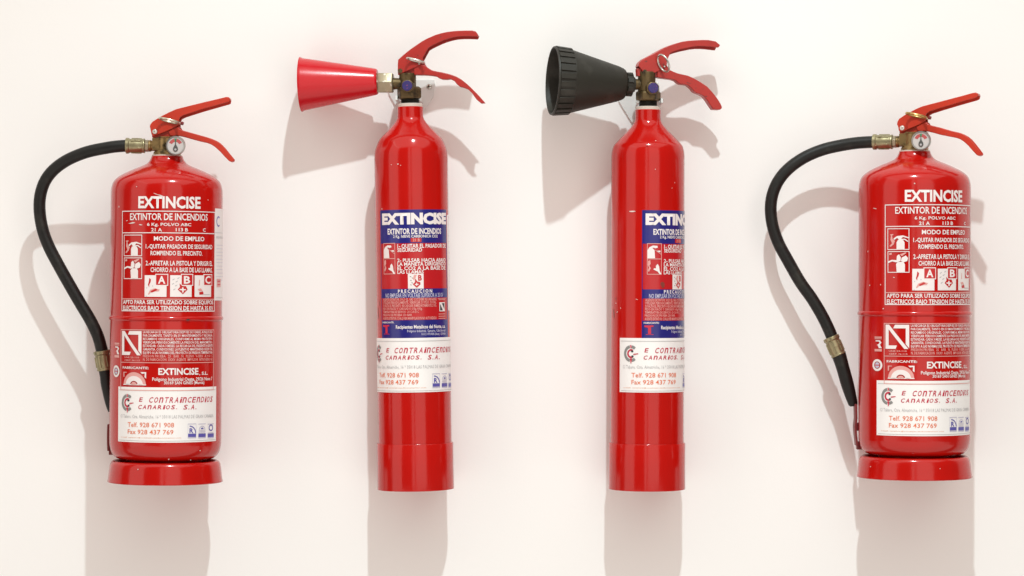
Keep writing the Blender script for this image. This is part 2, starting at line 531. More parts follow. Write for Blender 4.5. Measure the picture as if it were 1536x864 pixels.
# pictograms: extinguisher with hose and hand
b1 = (186.5, 352.2, 213.3, 384.2); b2 = (186.5, 386.3, 213.3, 418.5)
for b in (b1, b2): P.border('pictogram_border', W, 3, *b, t=0.0010)
BOT = [(0.43, 0.98), (0.43, 0.66), (0.48, 0.56), (0.55, 0.52), (0.66, 0.52), (0.74, 0.56), (0.79, 0.66), (0.79, 0.98)]
P.poly('pictogram', W, 3, *b1, BOT)
P.poly('pictogram', W, 3, *b1, [(0.28, 0.48), (0.45, 0.36), (0.72, 0.33), (0.97, 0.42), (0.97, 0.47), (0.72, 0.40), (0.62, 0.52), (0.52, 0.52), (0.46, 0.44), (0.32, 0.54)])
P.poly('pictogram', W, 4, *b1, [(0.60, 0.50), (0.80, 0.48), (0.96, 0.60), (0.93, 0.63), (0.78, 0.53), (0.62, 0.54)])
P.poly('pictogram', 'pink', 3, *b1, [(0.12, 0.28), (0.28, 0.26), (0.28, 0.31), (0.22, 0.33), (0.25, 0.50), (0.36, 0.58), (0.30, 0.74), (0.16, 0.86), (0.10, 0.82), (0.22, 0.70), (0.14, 0.52), (0.17, 0.35)])
P.poly('pictogram', W, 3, *b2, [(0.43, 0.98), (0.40, 0.60), (0.48, 0.50), (0.74, 0.50), (0.80, 0.62), (0.80, 0.98)])
P.poly('pictogram', W, 3, *b2, [(0.02, 0.48), (0.20, 0.40), (0.42, 0.42), (0.44, 0.22), (0.54, 0.14), (0.62, 0.30), (0.60, 0.46), (0.42, 0.52), (0.22, 0.47), (0.04, 0.55)])
P.poly('pictogram', W, 4, *b2, [(0.66, 0.30), (0.84, 0.20), (0.94, 0.32), (0.90, 0.46), (0.74, 0.52), (0.62, 0.46)])
P.poly('pictogram', 'pink', 3, *b2, [(0.58, 0.14), (0.84, 0.05), (0.86, 0.09), (0.66, 0.24)])
P.poly('pictogram', 'pink', 3, *b2, [(0.08, 0.09), (0.20, 0.07), (0.20, 0.16), (0.08, 0.18)])
# fire class boxes
for (L, x0, y0, x1, y1, lx0, ly0, lx1, ly1, tx0, tx1) in (
        ('A', 217.2, 412.8, 249.7, 445.4, 233.2, 410.8, 252.2, 428.6, 237.2, 248.0),
        ('B', 255.3, 412.8, 287.2, 445.4, 271.4, 410.8, 289.4, 428.6, 275.6, 285.0),
        ('C', 291.8, 413.0, 316.2, 445.4, 304.8, 411.2, 317.6, 428.6, 307.4, 315.2)):
    P.rect('class_box', W, 1, x0, y0, x1, y1)
    P.rect('class_letter_ground', W, 2, lx0, ly0, lx1, ly1)
    P.rect('class_letter_ground', 'printred', 3, lx0 + 1.1, ly0 + 1.2, lx1 - (1.1 if L != 'C' else 0.7), ly1 - 1.2)
    P.text(L, W, tx0, 414.0, tx1, 425.6, bold=0.03, lay=4)
A = (217.2, 412.8, 249.7, 445.4)
P.poly('class_picture', 'printred', 3, *A, [(0.22, 0.12), (0.30, 0.20), (0.28, 0.32), (0.22, 0.44), (0.22, 0.56), (0.16, 0.44), (0.20, 0.30)])
P.poly('class_picture', 'pink', 3, *A, [(0.16, 0.88), (0.26, 0.68), (0.48, 0.60), (0.70, 0.66), (0.66, 0.74), (0.48, 0.76), (0.30, 0.80), (0.20, 0.90)])
P.poly('class_picture', 'printred', 4, *A, [(0.28, 0.74), (0.52, 0.62), (0.60, 0.68), (0.34, 0.80)])
for q in ((0.08, 0.55), (0.36, 0.46), (0.06, 0.94)):
    P.poly('class_picture', 'palegrey', 3, *A, [(q[0], q[1]), (q[0] + 0.05, q[1] + 0.03), (q[0] + 0.02, q[1] + 0.08)])
B = (255.3, 412.8, 287.2, 445.4)
P.poly('class_picture', 'printred', 3, *B, [(0.42, 0.38), (0.56, 0.50), (0.72, 0.50), (0.80, 0.66), (0.58, 0.88), (0.34, 0.66), (0.44, 0.54)])
P.poly('class_picture', W, 4, *B, [(0.54, 0.56), (0.60, 0.56), (0.61, 0.64), (0.72, 0.64), (0.72, 0.69), (0.62, 0.70), (0.60, 0.80), (0.55, 0.80), (0.54, 0.70), (0.42, 0.68), (0.42, 0.64), (0.53, 0.63)])
for q in ((0.10, 0.20), (0.24, 0.30), (0.08, 0.40), (0.22, 0.48), (0.14, 0.66), (0.32, 0.14)):
    P.poly('class_picture', 'palegrey', 3, *B, [(q[0], q[1]), (q[0] + 0.10, q[1] - 0.05), (q[0] + 0.10, q[1] - 0.02), (q[0] + 0.01, q[1] + 0.04)])
C = (291.8, 413.0, 316.2, 445.4)
P.poly('class_picture', 'printred', 3, *C, [(0.24, 0.78), (0.46, 0.74), (0.50, 0.88), (0.26, 0.90)])
P.poly('class_picture', 'palegrey', 3, *C, [(0.50, 0.88), (0.90, 0.88), (0.90, 0.91), (0.50, 0.91)])
P.poly('class_picture', 'pink', 3, *C, [(0.16, 0.64), (0.34, 0.60), (0.44, 0.72), (0.24, 0.74)])
P.poly('class_picture', 'pink', 3, *C, [(0.24, 0.20), (0.28, 0.20), (0.28, 0.46), (0.22, 0.48)])
# bottom band
P.hline('border', 'pink', 3, 184.2, 320.8, 448.2, t=0.0012)
P.text('APTO PARA SER UTILIZADO SOBRE EQUIPOS', W, 185.2, 449.8, 319, 456.6, bold=0.022)
P.text('ELECTRICOS BAJO TENSION DE HASTA 35 KV', W, 185.2, 458.4, 319, 465.6, bold=0.022)
# lower panel
P.border('border', 'pink', 3, 181.8, 493.8, 320, 585, t=0.0011)
P.hline('border', 'pink', 3, 182.2, 319.8, 543.2, t=0.0010)
Nb = (183.6, 496.2, 212.4, 533.0)
P.poly('emblem', W, 3, *Nb, [(0.0, 0.0), (0.16, 0.0), (0.97, 1.0), (0.80, 1.0), (0.14, 0.19), (0.14, 0.86), (0.50, 0.86), (0.44, 1.0), (0.0, 1.0)])
P.poly('emblem', W, 3, *Nb, [(0.42, 0.0), (1.0, 0.0), (1.0, 0.97), (0.86, 0.80), (0.86, 0.15), (0.34, 0.15)])
P.text('UNE 23-110', 'pink', 187, 534.6, 209, 537.4, bold=0.02)
P.text('CERT. N-115', 'pink', 187, 539.0, 210, 541.8, bold=0.02)
FINE = ['LA RECARGA ES OBLIGATORIA DESPUES DE USARSE, AUNQUE SEA',
        'PARCIALMENTE, TANTO EN SU MANTENIMIENTO Y RECARGA,',
        'RECAMBIOS ORIGINALES, CONFORME AL MISMO PROTOTIPO.',
        'VERIFICAR PERIODICAMENTE LA PRESION DEL MANOMETRO.',
        'ESTANDAR: CADA 3 MESES. LA RECARGA DEL PRESENTE AGENTE',
        'GARANTIA, CONDICIONES. LA PLENITUD MANTENIENDOSE EN TAL',
        'EQUIPO A LAS NORMAS DEL PROYECTO DE PRESION TEMPERATURA',
        'PRESION PRUEBA   25   BAR   N.  PLENO  V-SERV.  A + 60  C',
        'N. DE FABRICACION  XXXV  AGENTE  IMPULSOR  NITROGENO N2']
for i, s in enumerate(FINE):
    y = 496.2 + i * 5.12
    P.text(s, 'pink' if i > 6 else W, 214.8, y, 318.2, y + 3.5, bold=0.012, res=1)
P.text('FABRICANTE:', W, 184.6, 549.4, 223.3, 553.8, bold=0.022)
arc = (185.2, 557.0, 220.2, 578.0)
P.arc('emblem', 'pink', 3, *arc, 0.5, 0.98, 0.47, 0.94, 0.66, 0, 180)
P.arc('emblem', W, 4, *arc, 0.5, 0.98, 0.36, 0.66, 0.45, 0, 180)
P.poly('emblem', W, 4, *arc, [(0.02, 0.93), (0.98, 0.93), (0.98, 1.0), (0.02, 1.0)])
P.poly('emblem', W, 4, *arc, [(0.76, 0.02), (0.98, 0.02), (0.98, 0.5), (0.92, 0.40), (0.93, 0.12), (0.82, 0.14)])
P.poly('emblem', 'pink', 4, *arc, [(0.02, 0.03), (0.18, 0.03), (0.18, 0.08), (0.07, 0.10), (0.07, 0.4), (0.02, 0.4)])
P.arc('emblem', 'pink', 4, *arc, 0.5, 0.98, 0.12, 0.22, 0.0, 0, 180, n=8)
P.text('EXTINCISE', W, 237.6, 552.2, 297.2, 562.0, bold=0.03)
P.text(', S.L.', W, 298.6, 557.6, 311.2, 562.0, bold=0.025)
P.text('Poligono Industrial Oeste, 29/26 Nave 7', W, 228.6, 566.2, 317.8, 570.2, bold=0.015)
P.text('30169 SAN GINES (Murcia)', W, 246, 571.9, 306, 575.8, bold=0.015)
mr = (172.6, 514.0, 179.4, 536.4)
P.poly('emblem', 'pink', 3, *mr, [(0, 0), (1, 0), (1, 0.08), (0, 0.08)])
P.poly('emblem', 'pink', 3, *mr, [(0, 0.12), (1, 0.12), (1, 0.17), (0, 0.17)])
P.poly('emblem', W, 3, *mr, [(0.15, 0.25), (0.75, 0.25), (0.95, 0.40), (0.75, 0.55), (1.0, 0.78), (0.6, 0.78), (0.45, 0.58), (0.30, 0.58), (0.60, 0.48), (0.70, 0.40), (0.60, 0.33), (0.15, 0.32)])
P.poly('emblem', 'pink', 3, *mr, [(0, 0.84), (1, 0.84), (1, 1), (0, 1)])
cr = (170.6, 547.6, 179.8, 566.0)
P.arc('emblem', W, 3, *cr, 0.5, 0.5, 0.5, 0.5, 0.62)
P.arc('emblem', 'paleviolet', 3, *cr, 0.5, 0.5, 0.22, 0.24, 0.0)
P.poly('emblem', 'printred', 4, *cr, [(0.26, 0.46), (0.74, 0.46), (0.74, 0.54), (0.26, 0.54)])

# ------------------------------------------------------------------ artwork: service sticker
TH_S0, _ = F1.cyl(177.6, 620, RP)
TH_S1, _ = F1.cyl(323.8, 620, RP)
_, ZS1 = F1.cyl(248, 581.2, RP)
_, ZS0 = F1.cyl(248, 664.0, RP)
ST_W = (TH_S1 - TH_S0) * RP; ST_H = ZS1 - ZS0
def conv_s(X, Y):
    th, z = F1.cyl(X, Y, RP)
    return (th - TH_S0) * RP, z - ZS0
K = Design(conv_s)
K.hline('rule', 'palegrey', 2, 179.2, 322.6, 584.6, t=0.0007)
K.hline('rule', 'palegrey', 2, 179.2, 322.6, 659.8, t=0.0006)
lg = (183.2, 590.6, 200.6, 619.0)
K.arc('emblem', 'grey', 3, *lg, 0.50, 0.47, 0.50, 0.46, 0.66, 48, 312, n=24)
K.arc('emblem', 'sticker', 4, *lg, 0.50, 0.47, 0.56, 0.52, 0.56, 82, 98, n=3)
K.arc('emblem', 'sticker', 4, *lg, 0.50, 0.47, 0.56, 0.52, 0.56, 262, 278, n=3)
K.arc('emblem', 'crimson', 3, *lg, 0.52, 0.47, 0.28, 0.25, 0.60, 60, 300, n=16)
K.poly('emblem', 'brightred', 5, *lg, [(0.46, 0.0), (0.54, 0.0), (0.56, 0.16), (0.47, 0.16)])
K.poly('emblem', 'brightred', 5, *lg, [(0.44, 0.74), (0.58, 0.74), (0.54, 1.0), (0.49, 1.0)])
K.poly('emblem', 'brightred', 5, *lg, [(0.68, 0.48), (1.0, 0.45), (1.0, 0.49), (0.68, 0.54)])
K.arc('emblem', 'black', 5, *lg, 0.60, 0.34, 0.09, 0.06, 0.0, n=8)
K.arc('emblem', 'black', 5, *lg, 0.62, 0.62, 0.08, 0.06, 0.0, n=8)
K.styled('E', 'crimson', 208.7, 596.0, 215, 602.6, bold=0.012)
K.styled('COnTRAinCEnDiOS', 'crimson', 223.0, 595.6, 318.8, 602.6, bold=0.012)
K.styled('CAnARiOS,', 'crimson', 207.0, 607.2, 267.5, 613.8, bold=0.012)
K.styled('S.A.', 'crimson', 274.6, 607.2, 296, 613.8, bold=0.012)
K.text('C/ Tabare, Ctra. Almatriche, 16 * 35018 LAS PALMAS DE GRAN CANARIA', 'palegrey', 181.5, 621.2, 319.6, 625.8, res=1)
K.text('Telf. 928 671 908', 'orange', 192, 633.2, 261, 641.0, bold=0.006)
K.text('Fax 928 437 769', 'orange', 192, 643.9, 260, 651.6, bold=0.006)
K.text('e-mail: canarios@contraincendioscanarios.com', 'paleorange', 182, 654.6, 271.7, 657.4, bold=0.02, res=1)
for (x0, x1) in ((281.6, 294.0), (297.3, 308.2), (311.2, 320.2)):
    K.rect('seal', 'paleviolet', 2, x0, 635.6, x1, 636.2)
    K.rect('seal', 'violet', 2, x0, 650.6, x1, 655.2)
    K.rect('seal', 'paleviolet', 2, x0, 656.0, x1, 657.0)
s1 = (281.6, 636.5, 294.0, 650.6)
K.border('seal', 'paleviolet', 3, 281.6, 635.6, 294.0, 657.0, t=0.0005)
K.arc('seal', 'violet', 3, *s1, 0.20, 0.92, 0.78, 0.78, 0.86, 0, 90, n=10)
K.text('R', 'violet', 284.0, 642.4, 289.8, 649.6, bold=0.03)
s2 = (297.3, 636.5, 308.2, 650.6)
K.arc('seal', 'paleviolet', 3, *s2, 0.5, 0.52, 0.42, 0.36, 0.78, 0, 180, n=10)
K.arc('seal', 'violet', 3, *s2, 0.5, 0.50, 0.18, 0.16, 0.0, 0, 180, n=8)
for q in (0.58, 0.72, 0.86):
    K.poly('seal', 'paleviolet', 3, *s2, [(0.06, q), (0.94, q), (0.94, q + 0.06), (0.06, q + 0.06)])
s3 = (311.2, 636.5, 320.2, 650.6)
K.arc('seal', 'violet', 3, *s3, 0.5, 0.36, 0.36, 0.34, 0.66, n=14)
K.poly('seal', 'paleviolet', 3, *s3, [(0.06, 0.84), (0.94, 0.84), (0.94, 0.92), (0.06, 0.92)])

# ------------------------------------------------------------------ artwork: carbon dioxide label (read off extinguisher 2)
TH_C0, _ = F2.cyl(571.5, 400, RC)
TH_C1, _ = F2.cyl(670.3, 400, RC)
def ax2(Y):                                   # pixel of the leaning axis at height Y
    return 623.6 - (733 - Y) * tan(radians(0.82))
_, ZC1 = F2.cyl(617, 313.6, RC)
_, ZC0 = F2.cyl(619, 507.6, RC)
def conv_c(X, Y):
    th, z = F2.cyl(X, Y, RC)
    return (th - TH_C0) * RC, z - ZC0
Cd = Design(conv_c)
CW = (TH_C1 - TH_C0) * RC; CH = ZC1 - ZC0
def zc(Y):
    return F2.cyl(ax2(Y), Y, RC)[1] - ZC0
e = 0.0006
Cd.uvrect('blue_band', 'blue', 1, e, zc(364.6), CW - e, CH - e)
Cd.uvrect('blue_band', 'blue', 1, e, zc(446.8), CW - e, zc(433.0))
Cd.uvrect('blue_band', 'blue', 1, e, e, CW - e, zc(480.0))
Cd.uvrect('blue_band', 'blue', 1, e, zc(433.0), 0.0016, zc(364.6))
Cd.uvrect('blue_band', 'blue', 1, e, zc(480.0), 0.0016, zc(446.8))
Cd.uvrect('blue_band', 'blue', 1, CW - 0.0026, zc(433.0), CW - e, zc(364.6))
Cd.uvrect('blue_band', 'blue', 1, CW - 0.0026, zc(480.0), CW - e, zc(446.8))
Cd.text('EXTINCISE', W, 573.6, 320.4, 668.4, 336.6, bold=0.06)
Cd.text('EXTINTOR DE INCENDIOS', W, 581.8, 343.2, 661.2, 351.0, bold=0.03)
Cd.text('2 Kg. NIEVE CARBONICA CO2', W, 590, 352.8, 656, 356.2, bold=0.018)
Cd.rect('class_box', 'printred', 2, 616.0, 357.0, 632.0, 363.0)
Cd.text('21 B', 'pink', 619, 357.9, 629.6, 362.0, bold=0.02)
pc = (575.6, 364.9, 593.4, 411.2)
Cd.border('pictogram_border', 'pink', 3, *pc, t=0.0009)
Cd.hline('pictogram_border', 'pink', 3, 575.9, 593.2, 388.2, t=0.0010)
Cd.poly('pictogram', W, 3, *pc, [(0.04, 0.48), (0.04, 0.22), (0.14, 0.14), (0.30, 0.12), (0.50, 0.22), (0.54, 0.48)])
Cd.poly('pictogram', W, 3, *pc, [(0.14, 0.13), (0.40, 0.07), (0.70, 0.08), (0.72, 0.14), (0.56, 0.16), (0.44, 0.14), (0.24, 0.16)])
Cd.poly('pictogram', W, 3, *pc, [(0.66, 0.24), (0.90, 0.23), (0.92, 0.28), (0.80, 0.28)])
Cd.poly('pictogram', 'pink', 3, *pc, [(0.54, 0.20), (0.96, 0.34), (0.96, 0.36), (0.56, 0.23)])
Cd.poly('pictogram', 'pink', 3, *pc, [(0.08, 0.56), (0.22, 0.54), (0.24, 0.66), (0.16, 0.72), (0.26, 0.80), (0.12, 0.92), (0.06, 0.86), (0.14, 0.78), (0.06, 0.70)])
Cd.poly('pictogram', W, 3, *pc, [(0.60, 0.72), (0.72, 0.66), (0.82, 0.74), (0.86, 0.88), (0.98, 0.98), (0.86, 0.99), (0.72, 0.90), (0.62, 0.88), (0.44, 0.84), (0.46, 0.80), (0.60, 0.80)])
Cd.text('1- QUITAR EL PASADOR DE', W, 596.3, 366.2, 667.8, 371.6, bold=0.022)
Cd.text('SEGURIDAD', W, 596.3, 372.4, 633, 377.4, bold=0.022)
Cd.text('2- PULSAR HACIA ABAJO', W, 596.3, 387.9, 667.6, 392.6, bold=0.022)
Cd.text('LA MANETA DIRIGIENDO', W, 596.3, 393.6, 667.6, 398.3, bold=0.022)
Cd.text('EL CO2 A LA BASE DE', W, 596.3, 399.8, 667.4, 404.5, bold=0.022)
Cd.text('LAS LLAMAS', W, 596.3, 405.7, 635.4, 410.2, bold=0.022)
bb = (611.8, 410.8, 635.4, 433.0)
Cd.rect('class_box', W, 1, *bb)
Cd.text('B', 'printred', 627.0, 412.4, 632.6, 421.0, bold=0.04)
Cd.poly('class_picture', 'printred', 3, *bb, [(0.46, 0.30), (0.60, 0.52), (0.78, 0.56), (0.80, 0.70), (0.56, 0.94), (0.30, 0.70), (0.44, 0.56)])
Cd.poly('class_picture', W, 4, *bb, [(0.52, 0.60), (0.58, 0.60), (0.58, 0.68), (0.66, 0.68), (0.66, 0.74), (0.58, 0.74), (0.58, 0.80), (0.52, 0.80), (0.52, 0.74), (0.44, 0.74), (0.44, 0.68), (0.52, 0.68)])
Cd.poly('class_picture', 'pink', 3, *bb, [(0.38, 0.08), (0.56, 0.06), (0.50, 0.24), (0.38, 0.44), (0.32, 0.34)])
for q in ((0.10, 0.14), (0.22, 0.24), (0.12, 0.40), (0.20, 0.56), (0.12, 0.70)):
    Cd.poly('class_picture', 'grey', 3, *bb, [(q[0], q[1]), (q[0] + 0.12, q[1] + 0.03), (q[0] + 0.08, q[1] + 0.09)])
Cd.text('P R E C A U C I O N', W, 597.2, 434.4, 648, 438.9, bold=0.03)
Cd.text('NO EMPLEAR EN VOLTAJE SUPERIOR A 35 KV', 'paleviolet', 578.8, 440.4, 664.2, 445.4, bold=0.010)
SM = [('AGENTE EXTINTOR: SOLO EL GAS CO2 DEBE RECARGARSE', 654.4), ('UTILIZAR PERIODICAMENTE, VERIFICAR SU PESO TOTAL.', 654.4),
      ('SI FALTA EL PRECINTO RECARGAR INMEDIATAMENTE 2 KG.', 654.4), ('PESO EN VACIO Y CARGADO 6 Kg. 8 Kg.', 633.4),
      ('TEMPERATURA DE SERVICIO -20 C A 60 C', 628), ('PRESION DE PRUEBA 250 BAR', 618), ('AGENTE EXTINTOR: CUALQUIER MANIPULACION NO AUTORIZADA', 654.4)]
for i, (s, x1) in enumerate(SM):
    y = 447.4 + i * 4.72
    Cd.text(s, 'pink', 575.4, y, x1, y + 3.0, bold=0.014, res=1)
nb = (658.6, 453.4, 666.8, 466.8)
Cd.rect('emblem', W, 2, *nb)
Cd.poly('emblem', 'black', 3, *nb, [(0.10, 0.16), (0.10, 0.90), (0.60, 0.90)])
Cd.poly('emblem', 'black', 3, *nb, [(0.42, 0.10), (0.90, 0.10), (0.90, 0.80)])
Cd.hline('rule', 'pink', 3, 656.2, 667.6, 447.8, t=0.0007)
for q in (449.6, 471.0, 474.4, 477.6):
    Cd.hline('rule', 'pink', 3, 657.6, 667.0, q, t=0.0009)
Cd.text('FABRICANTE:', W, 574.6, 482.5, 591.2, 484.9, bold=0.02)
tb = (575.2, 487.4, 585.0, 500.2)
Cd.poly('emblem', 'brightred', 3, *tb, [(0.0, 0.0), (0.95, 0.0), (0.95, 0.16), (0.70, 0.18), (0.70, 1.0), (0.38, 1.0), (0.38, 0.30), (0.2, 0.22), (0.0, 0.22)])
Cd.poly('emblem', 'brightred', 3, *tb, [(0.15, 1.04), (0.95, 1.04), (0.95, 1.10), (0.15, 1.10)])
Cd.text('Recipientes Metalicos del Norte, s.a.', W, 594, 487.8, 667.2, 491.8, bold=0.024)
Cd.text('Poligono Industrial, Gamarra, Calle Barratxi', 'paleviolet', 611, 494.6, 667.6, 497.2, bold=0.012, res=1)
Cd.text('01013 VITORIA (Alava) - ESPANA', 'paleviolet', 632, 499.4, 667.6, 502.0, bold=0.012, res=1)

# ------------------------------------------------------------------ flakes and knocks in the paint
def chips(parent, F, R, spots, m='chip', lift=0.0004):
    for (X, Y, w, h, rot) in spots:
        if max(w, h) < 1.7: continue
        mb = MB(); th, z = F.cyl(X, Y, R)
        n = 9; vs = []
        for k in range(n):
            t = 2 * pi * k / n; q = random.uniform(0.6, 1.0)
            a, b = w / 2300 * q * cos(t), h / 2300 * q * sin(t)
            a, b = a * cos(rot) - b * sin(rot), a * sin(rot) + b * cos(rot)
            vs.append((a, b))
        def up(p, r): 
            t2 = th + p[0] / R
            return (r * sin(t2), -r * cos(t2), z + p[1])
        V = [up((0, 0), R + lift + 0.0001)] + [up(p, R + lift) for p in vs] + [up(p, R - 0.0003) for p in vs]
        fs = [[0, 1 + k, 1 + (k + 1) % n] for k in range(n)] + [[1 + k, 1 + n + k, 1 + n + (k + 1) % n, 1 + (k + 1) % n] for k in range(n)]
        mb.add(V, fs)
        mb.build('paint_chip', M[m], parent)

# ------------------------------------------------------------------ levers
def channel(top, bot, w, web_top=True, t=0.0022, drop=0.0):
    """folded sheet lever: two flanges of the outline joined by a web along its top or bottom edge."""
    mb = MB()
    out = list(top) + list(bot)[::-1]
    mb.prism(out, -w, -w + t)
    low = [(p[0], p[1] - drop) for p in bot]
    mb.prism(list(top) + low[::-1], w - t, w)
    edge = top if web_top else bot
    s = -1 if web_top else 1
    E = [Vector((p[0], p[1])) for p in edge]; off = []
    for i, p in enumerate(E):
        d = (E[min(i + 1, len(E) - 1)] - E[max(i - 1, 0)]).normalized()
        nrm = Vector((-d.y, d.x))
        if nrm.y < 0: nrm = -nrm
        off.append(tuple(p + nrm * s * t))
    mb.ribbon([tuple(p) for p in E], off, -w + t, w - t)
    return mb

def ferrule_mesh(p0, p1, r, gtxt=0.0):
    """crimped hose ferrule along p0-p1 with pressed flats and end lips."""
    p0 = Vector(p0); p1 = Vector(p1); L = (p1 - p0).length; ax = (p1 - p0) / L
    prof = [(r * 0.80, 0), (r * 1.06, 0.0008), (r * 1.06, L * 0.16), (r * 0.94, L * 0.22), (r * 0.94, L * 0.40), (r * 0.98, L * 0.50),
            (r * 0.94, L * 0.62), (r * 0.94, L * 0.90), (r * 1.0, L * 0.93), (r * 0.98, L - 0.0006), (r * 0.70, L)]
    mb = MB()
    mb.lathe(prof, 16, p0, ax, phase=pi / 16)
    # pressed ridges
    ref = Vector((0, -1, 0)); e1 = (ref - ax * ref.dot(ax)).normalized(); e2 = ax.cross(e1)
    for k in range(6):
        q = k * pi / 3 + 0.35
        d = e1 * cos(q) + e2 * sin(q)
        c = p0 + ax * (L * 0.56) + d * r * 0.97
        s = ax.cross(d)
        vs = []
        for sx in (-1, 1):
            for sy in (-1, 1):
                for sz in (-1, 1):
                    vs.append(c + ax * sx * L * 0.26 + s * sy * r * 0.11 + d * sz * r * 0.07)
        mb.add(vs, [[0, 1, 3, 2], [4, 6, 7, 5], [0, 4, 5, 1], [2, 3, 7, 6], [0, 2, 6, 4], [1, 5, 7, 3]])
    return mb

# ------------------------------------------------------------------ powder extinguisher
def powder(F, label, phi, o, design_du, gauge_a, up_top, up_bot, low_top, low_bot, plate, rivet, pin, hose_px, fer0, fer1,
           nozzle_px, strap_px, pin_mat, chipspots, dark, sticker_th):
    root = empty('fire_extinguisher', F.org, F.tilt)
    tag(root, label, 'fire extinguisher', GROUP)
    # --- body shell: radius / height read off the outline
    dx, dy = o
    Z = lambda Y: F.plane(250 + dx, Y + dy)[1]
    prof = [(0.0690, Z(687.4)), (0.0735, Z(685.6)), (0.0782, Z(681.2)), (0.0814, Z(674.2)), (RP, Z(664.0))]
    prof = [tuple(p) for p in crom(prof, 4)]
    prof = [(0.0725, Z(701.0)), (0.0540, Z(700.6)), (0.0540, Z(690.0)), (0.0660, Z(688.2))] + prof
    prof += [(RP, Z(481.0))]
    prof += [tuple(p) for p in crom([(RP, Z(480.6)), (RP + 0.0013, Z(479.2)), (RP + 0.0018, Z(477.2)), (RP + 0.0013, Z(475.2)), (RP, Z(473.6))], 3)]
    prof += [(RP, Z(400)), (RP, Z(298))]
    prof += [tuple(p) for p in crom([(RP, Z(294)), (0.0826, Z(283.5)), (0.0795, Z(273.6)), (0.0728, Z(266.6)), (0.062, Z(260.2)),
                                     (0.049, Z(254.2)), (0.038, Z(249.8)), (0.0310, Z(246.4)), (0.0268, Z(242.4)), (0.0242, Z(238.0)), (0.0232, Z(234.6))], 5)]
    b = MB(); b.lathe(prof, 160)
    body = b.build('cylinder_body', M['red'], root, angle=40)
    # --- base ring
    rp = [(0.0730, Z(702.0)), (0.0742, Z(692.2)), (0.0752, Z(690.6)), (0.0774, Z(690.2)), (0.0800, Z(691.8)), (0.0820, Z(695.4)), (0.0829, Z(700.6)), (0.0838, Z(707.0)),
          (0.0845, Z(713.6)), (0.0853, Z(718.8)), (0.0860, Z(721.0)), (0.0856, Z(722.2)), (0.0838, Z(722.0)), (0.0826, Z(714.0)), (0.0815, Z(706.0)), (0.0730, Z(703.6))]
    b = MB(); b.lathe([tuple(p) for p in rp], 160)
    ring = b.build('base_ring', M['red'], root, angle=50)
    # --- valve and head, built in the plane of the levers
    vm = valve_mtx(phi)
    V = lambda X, Y, n=0.0: F.plane(X, Y, phi, n)
    ax = lambda Y: V(250 + dx, Y)[1]
    zc = lambda Y: F.plane(250 + dx, Y + dy)[1]
    b = MB()
    b.lathe([(0.0225, zc(235.4)), (0.0228, zc(235.0)), (0.0228, zc(233.2)), (0.0215, zc(232.6))], 64)
    b.build('neck_collar', M['collar'], root, mtx=vm)
    b = MB()
    b.lathe([(0.0205, zc(233.4)), (0.0205, zc(228.6)), (0.0190, zc(228.0)), (0.0190, zc(226.0)), (0.0165, zc(225.2)), (0.0165, zc(206.4)), (0.0060, zc(206.0)), (0.0055, zc(199))], 48)
    zm = zc(219.0)
    b.box((-0.008, 0.0, zc(216.8)), (0.026, 0.026, zc(207.6) - zc(226.0)))
    b.lathe([(0.0078, 0.0), (0.0078, 0.0215), (0.0088, 0.022), (0.0088, 0.0255)], 32, (-0.002, 0, zm), (-1, 0, 0))
    b.box((0.004, -0.004, zc(206.6)), (0.030, 0.026, 0.0022))
    valve = b.build('valve', M['brass'], root, bevel=0.0007, mtx=vm)
    b = MB(); b.lathe([(0.0084, 0.0255), (0.0092, 0.0258), (0.0092, 0.0308), (0.0084, 0.0312)], 6, (-0.002, 0, zm), (-1, 0, 0), phase=radians(15))
    b.build('swivel_nut', M['nut'], valve, bevel=0.0005, mtx=vm)
    # --- gauge
    gz = zc(219.6); gp = vm
    b = MB(); b.lathe([(0.0075, -0.004), (0.0075, 0.020), (0.0128, 0.0206), (0.0141, 0.0216), (0.0144, 0.0230), (0.0144, 0.0280), (0.0140, 0.0290), (0.0127, 0.0292), (0.0124, 0.0282), (0.0124, 0.0276)], 48,
                      (gauge_a, 0, gz), (0, -1, 0))
    ga = b.build('pressure_gauge', M['bezel'], root, mtx=gp)
    b = MB(); b.lathe([(0.0124, 0.0276), (0.0124, 0.02785)], 40, (gauge_a, 0, gz), (0, -1, 0))
    b.build('dial', M['dial'], ga, mtx=gp)
    def arcpoly(r0, r1, a0, a1, y, name, m, n=10):
        mb = MB(); vs = []; 
        for rr, yy in ((r0, y), (r1, y)):
            for k in range(n + 1):
                t = radians(a0 + (a1 - a0) * k / n)
                vs.append((gauge_a + rr * cos(t), yy, gz + rr * sin(t)))
        N2 = n + 1
        fs = [[k, k + 1, N2 + k + 1, N2 + k] for k in range(n)]
        mb.add(vs, fs); return mb.build(name, M[m], ga, mtx=gp)
    arcpoly(0.0055, 0.0102, 100, 158, -0.0281, 'red_zone', 'zone')
    arcpoly(0.0055, 0.0102, 22, 80, -0.0281, 'red_zone', 'zone')
    arcpoly(0.0055, 0.0104, 80, 100, -0.02812, 'green_zone', 'green')
    mb = MB()
    nd = [(0.0, 0.0095), (0.0009, 0.001), (0.0032, -0.0030), (0.0038, -0.0060), (0.0022, -0.0088), (0.0, -0.0094), (-0.0022, -0.0088), (-0.0038, -0.0060), (-0.0032, -0.0030), (-0.0009, 0.001)]
    mb.prism([(gauge_a + x, gz + z) for x, z in nd], -0.0286, -0.0283)
    mb.build('needle', M['needle'], ga, mtx=gp)
    mb = MB(); mb.lathe([(0.0016, 0.0286), (0.0016, 0.0289)], 16, (gauge_a, 0, gz - 0.006), (0, -1, 0))
    mb.build('needle_hub', M['palegrey'], ga, mtx=gp)
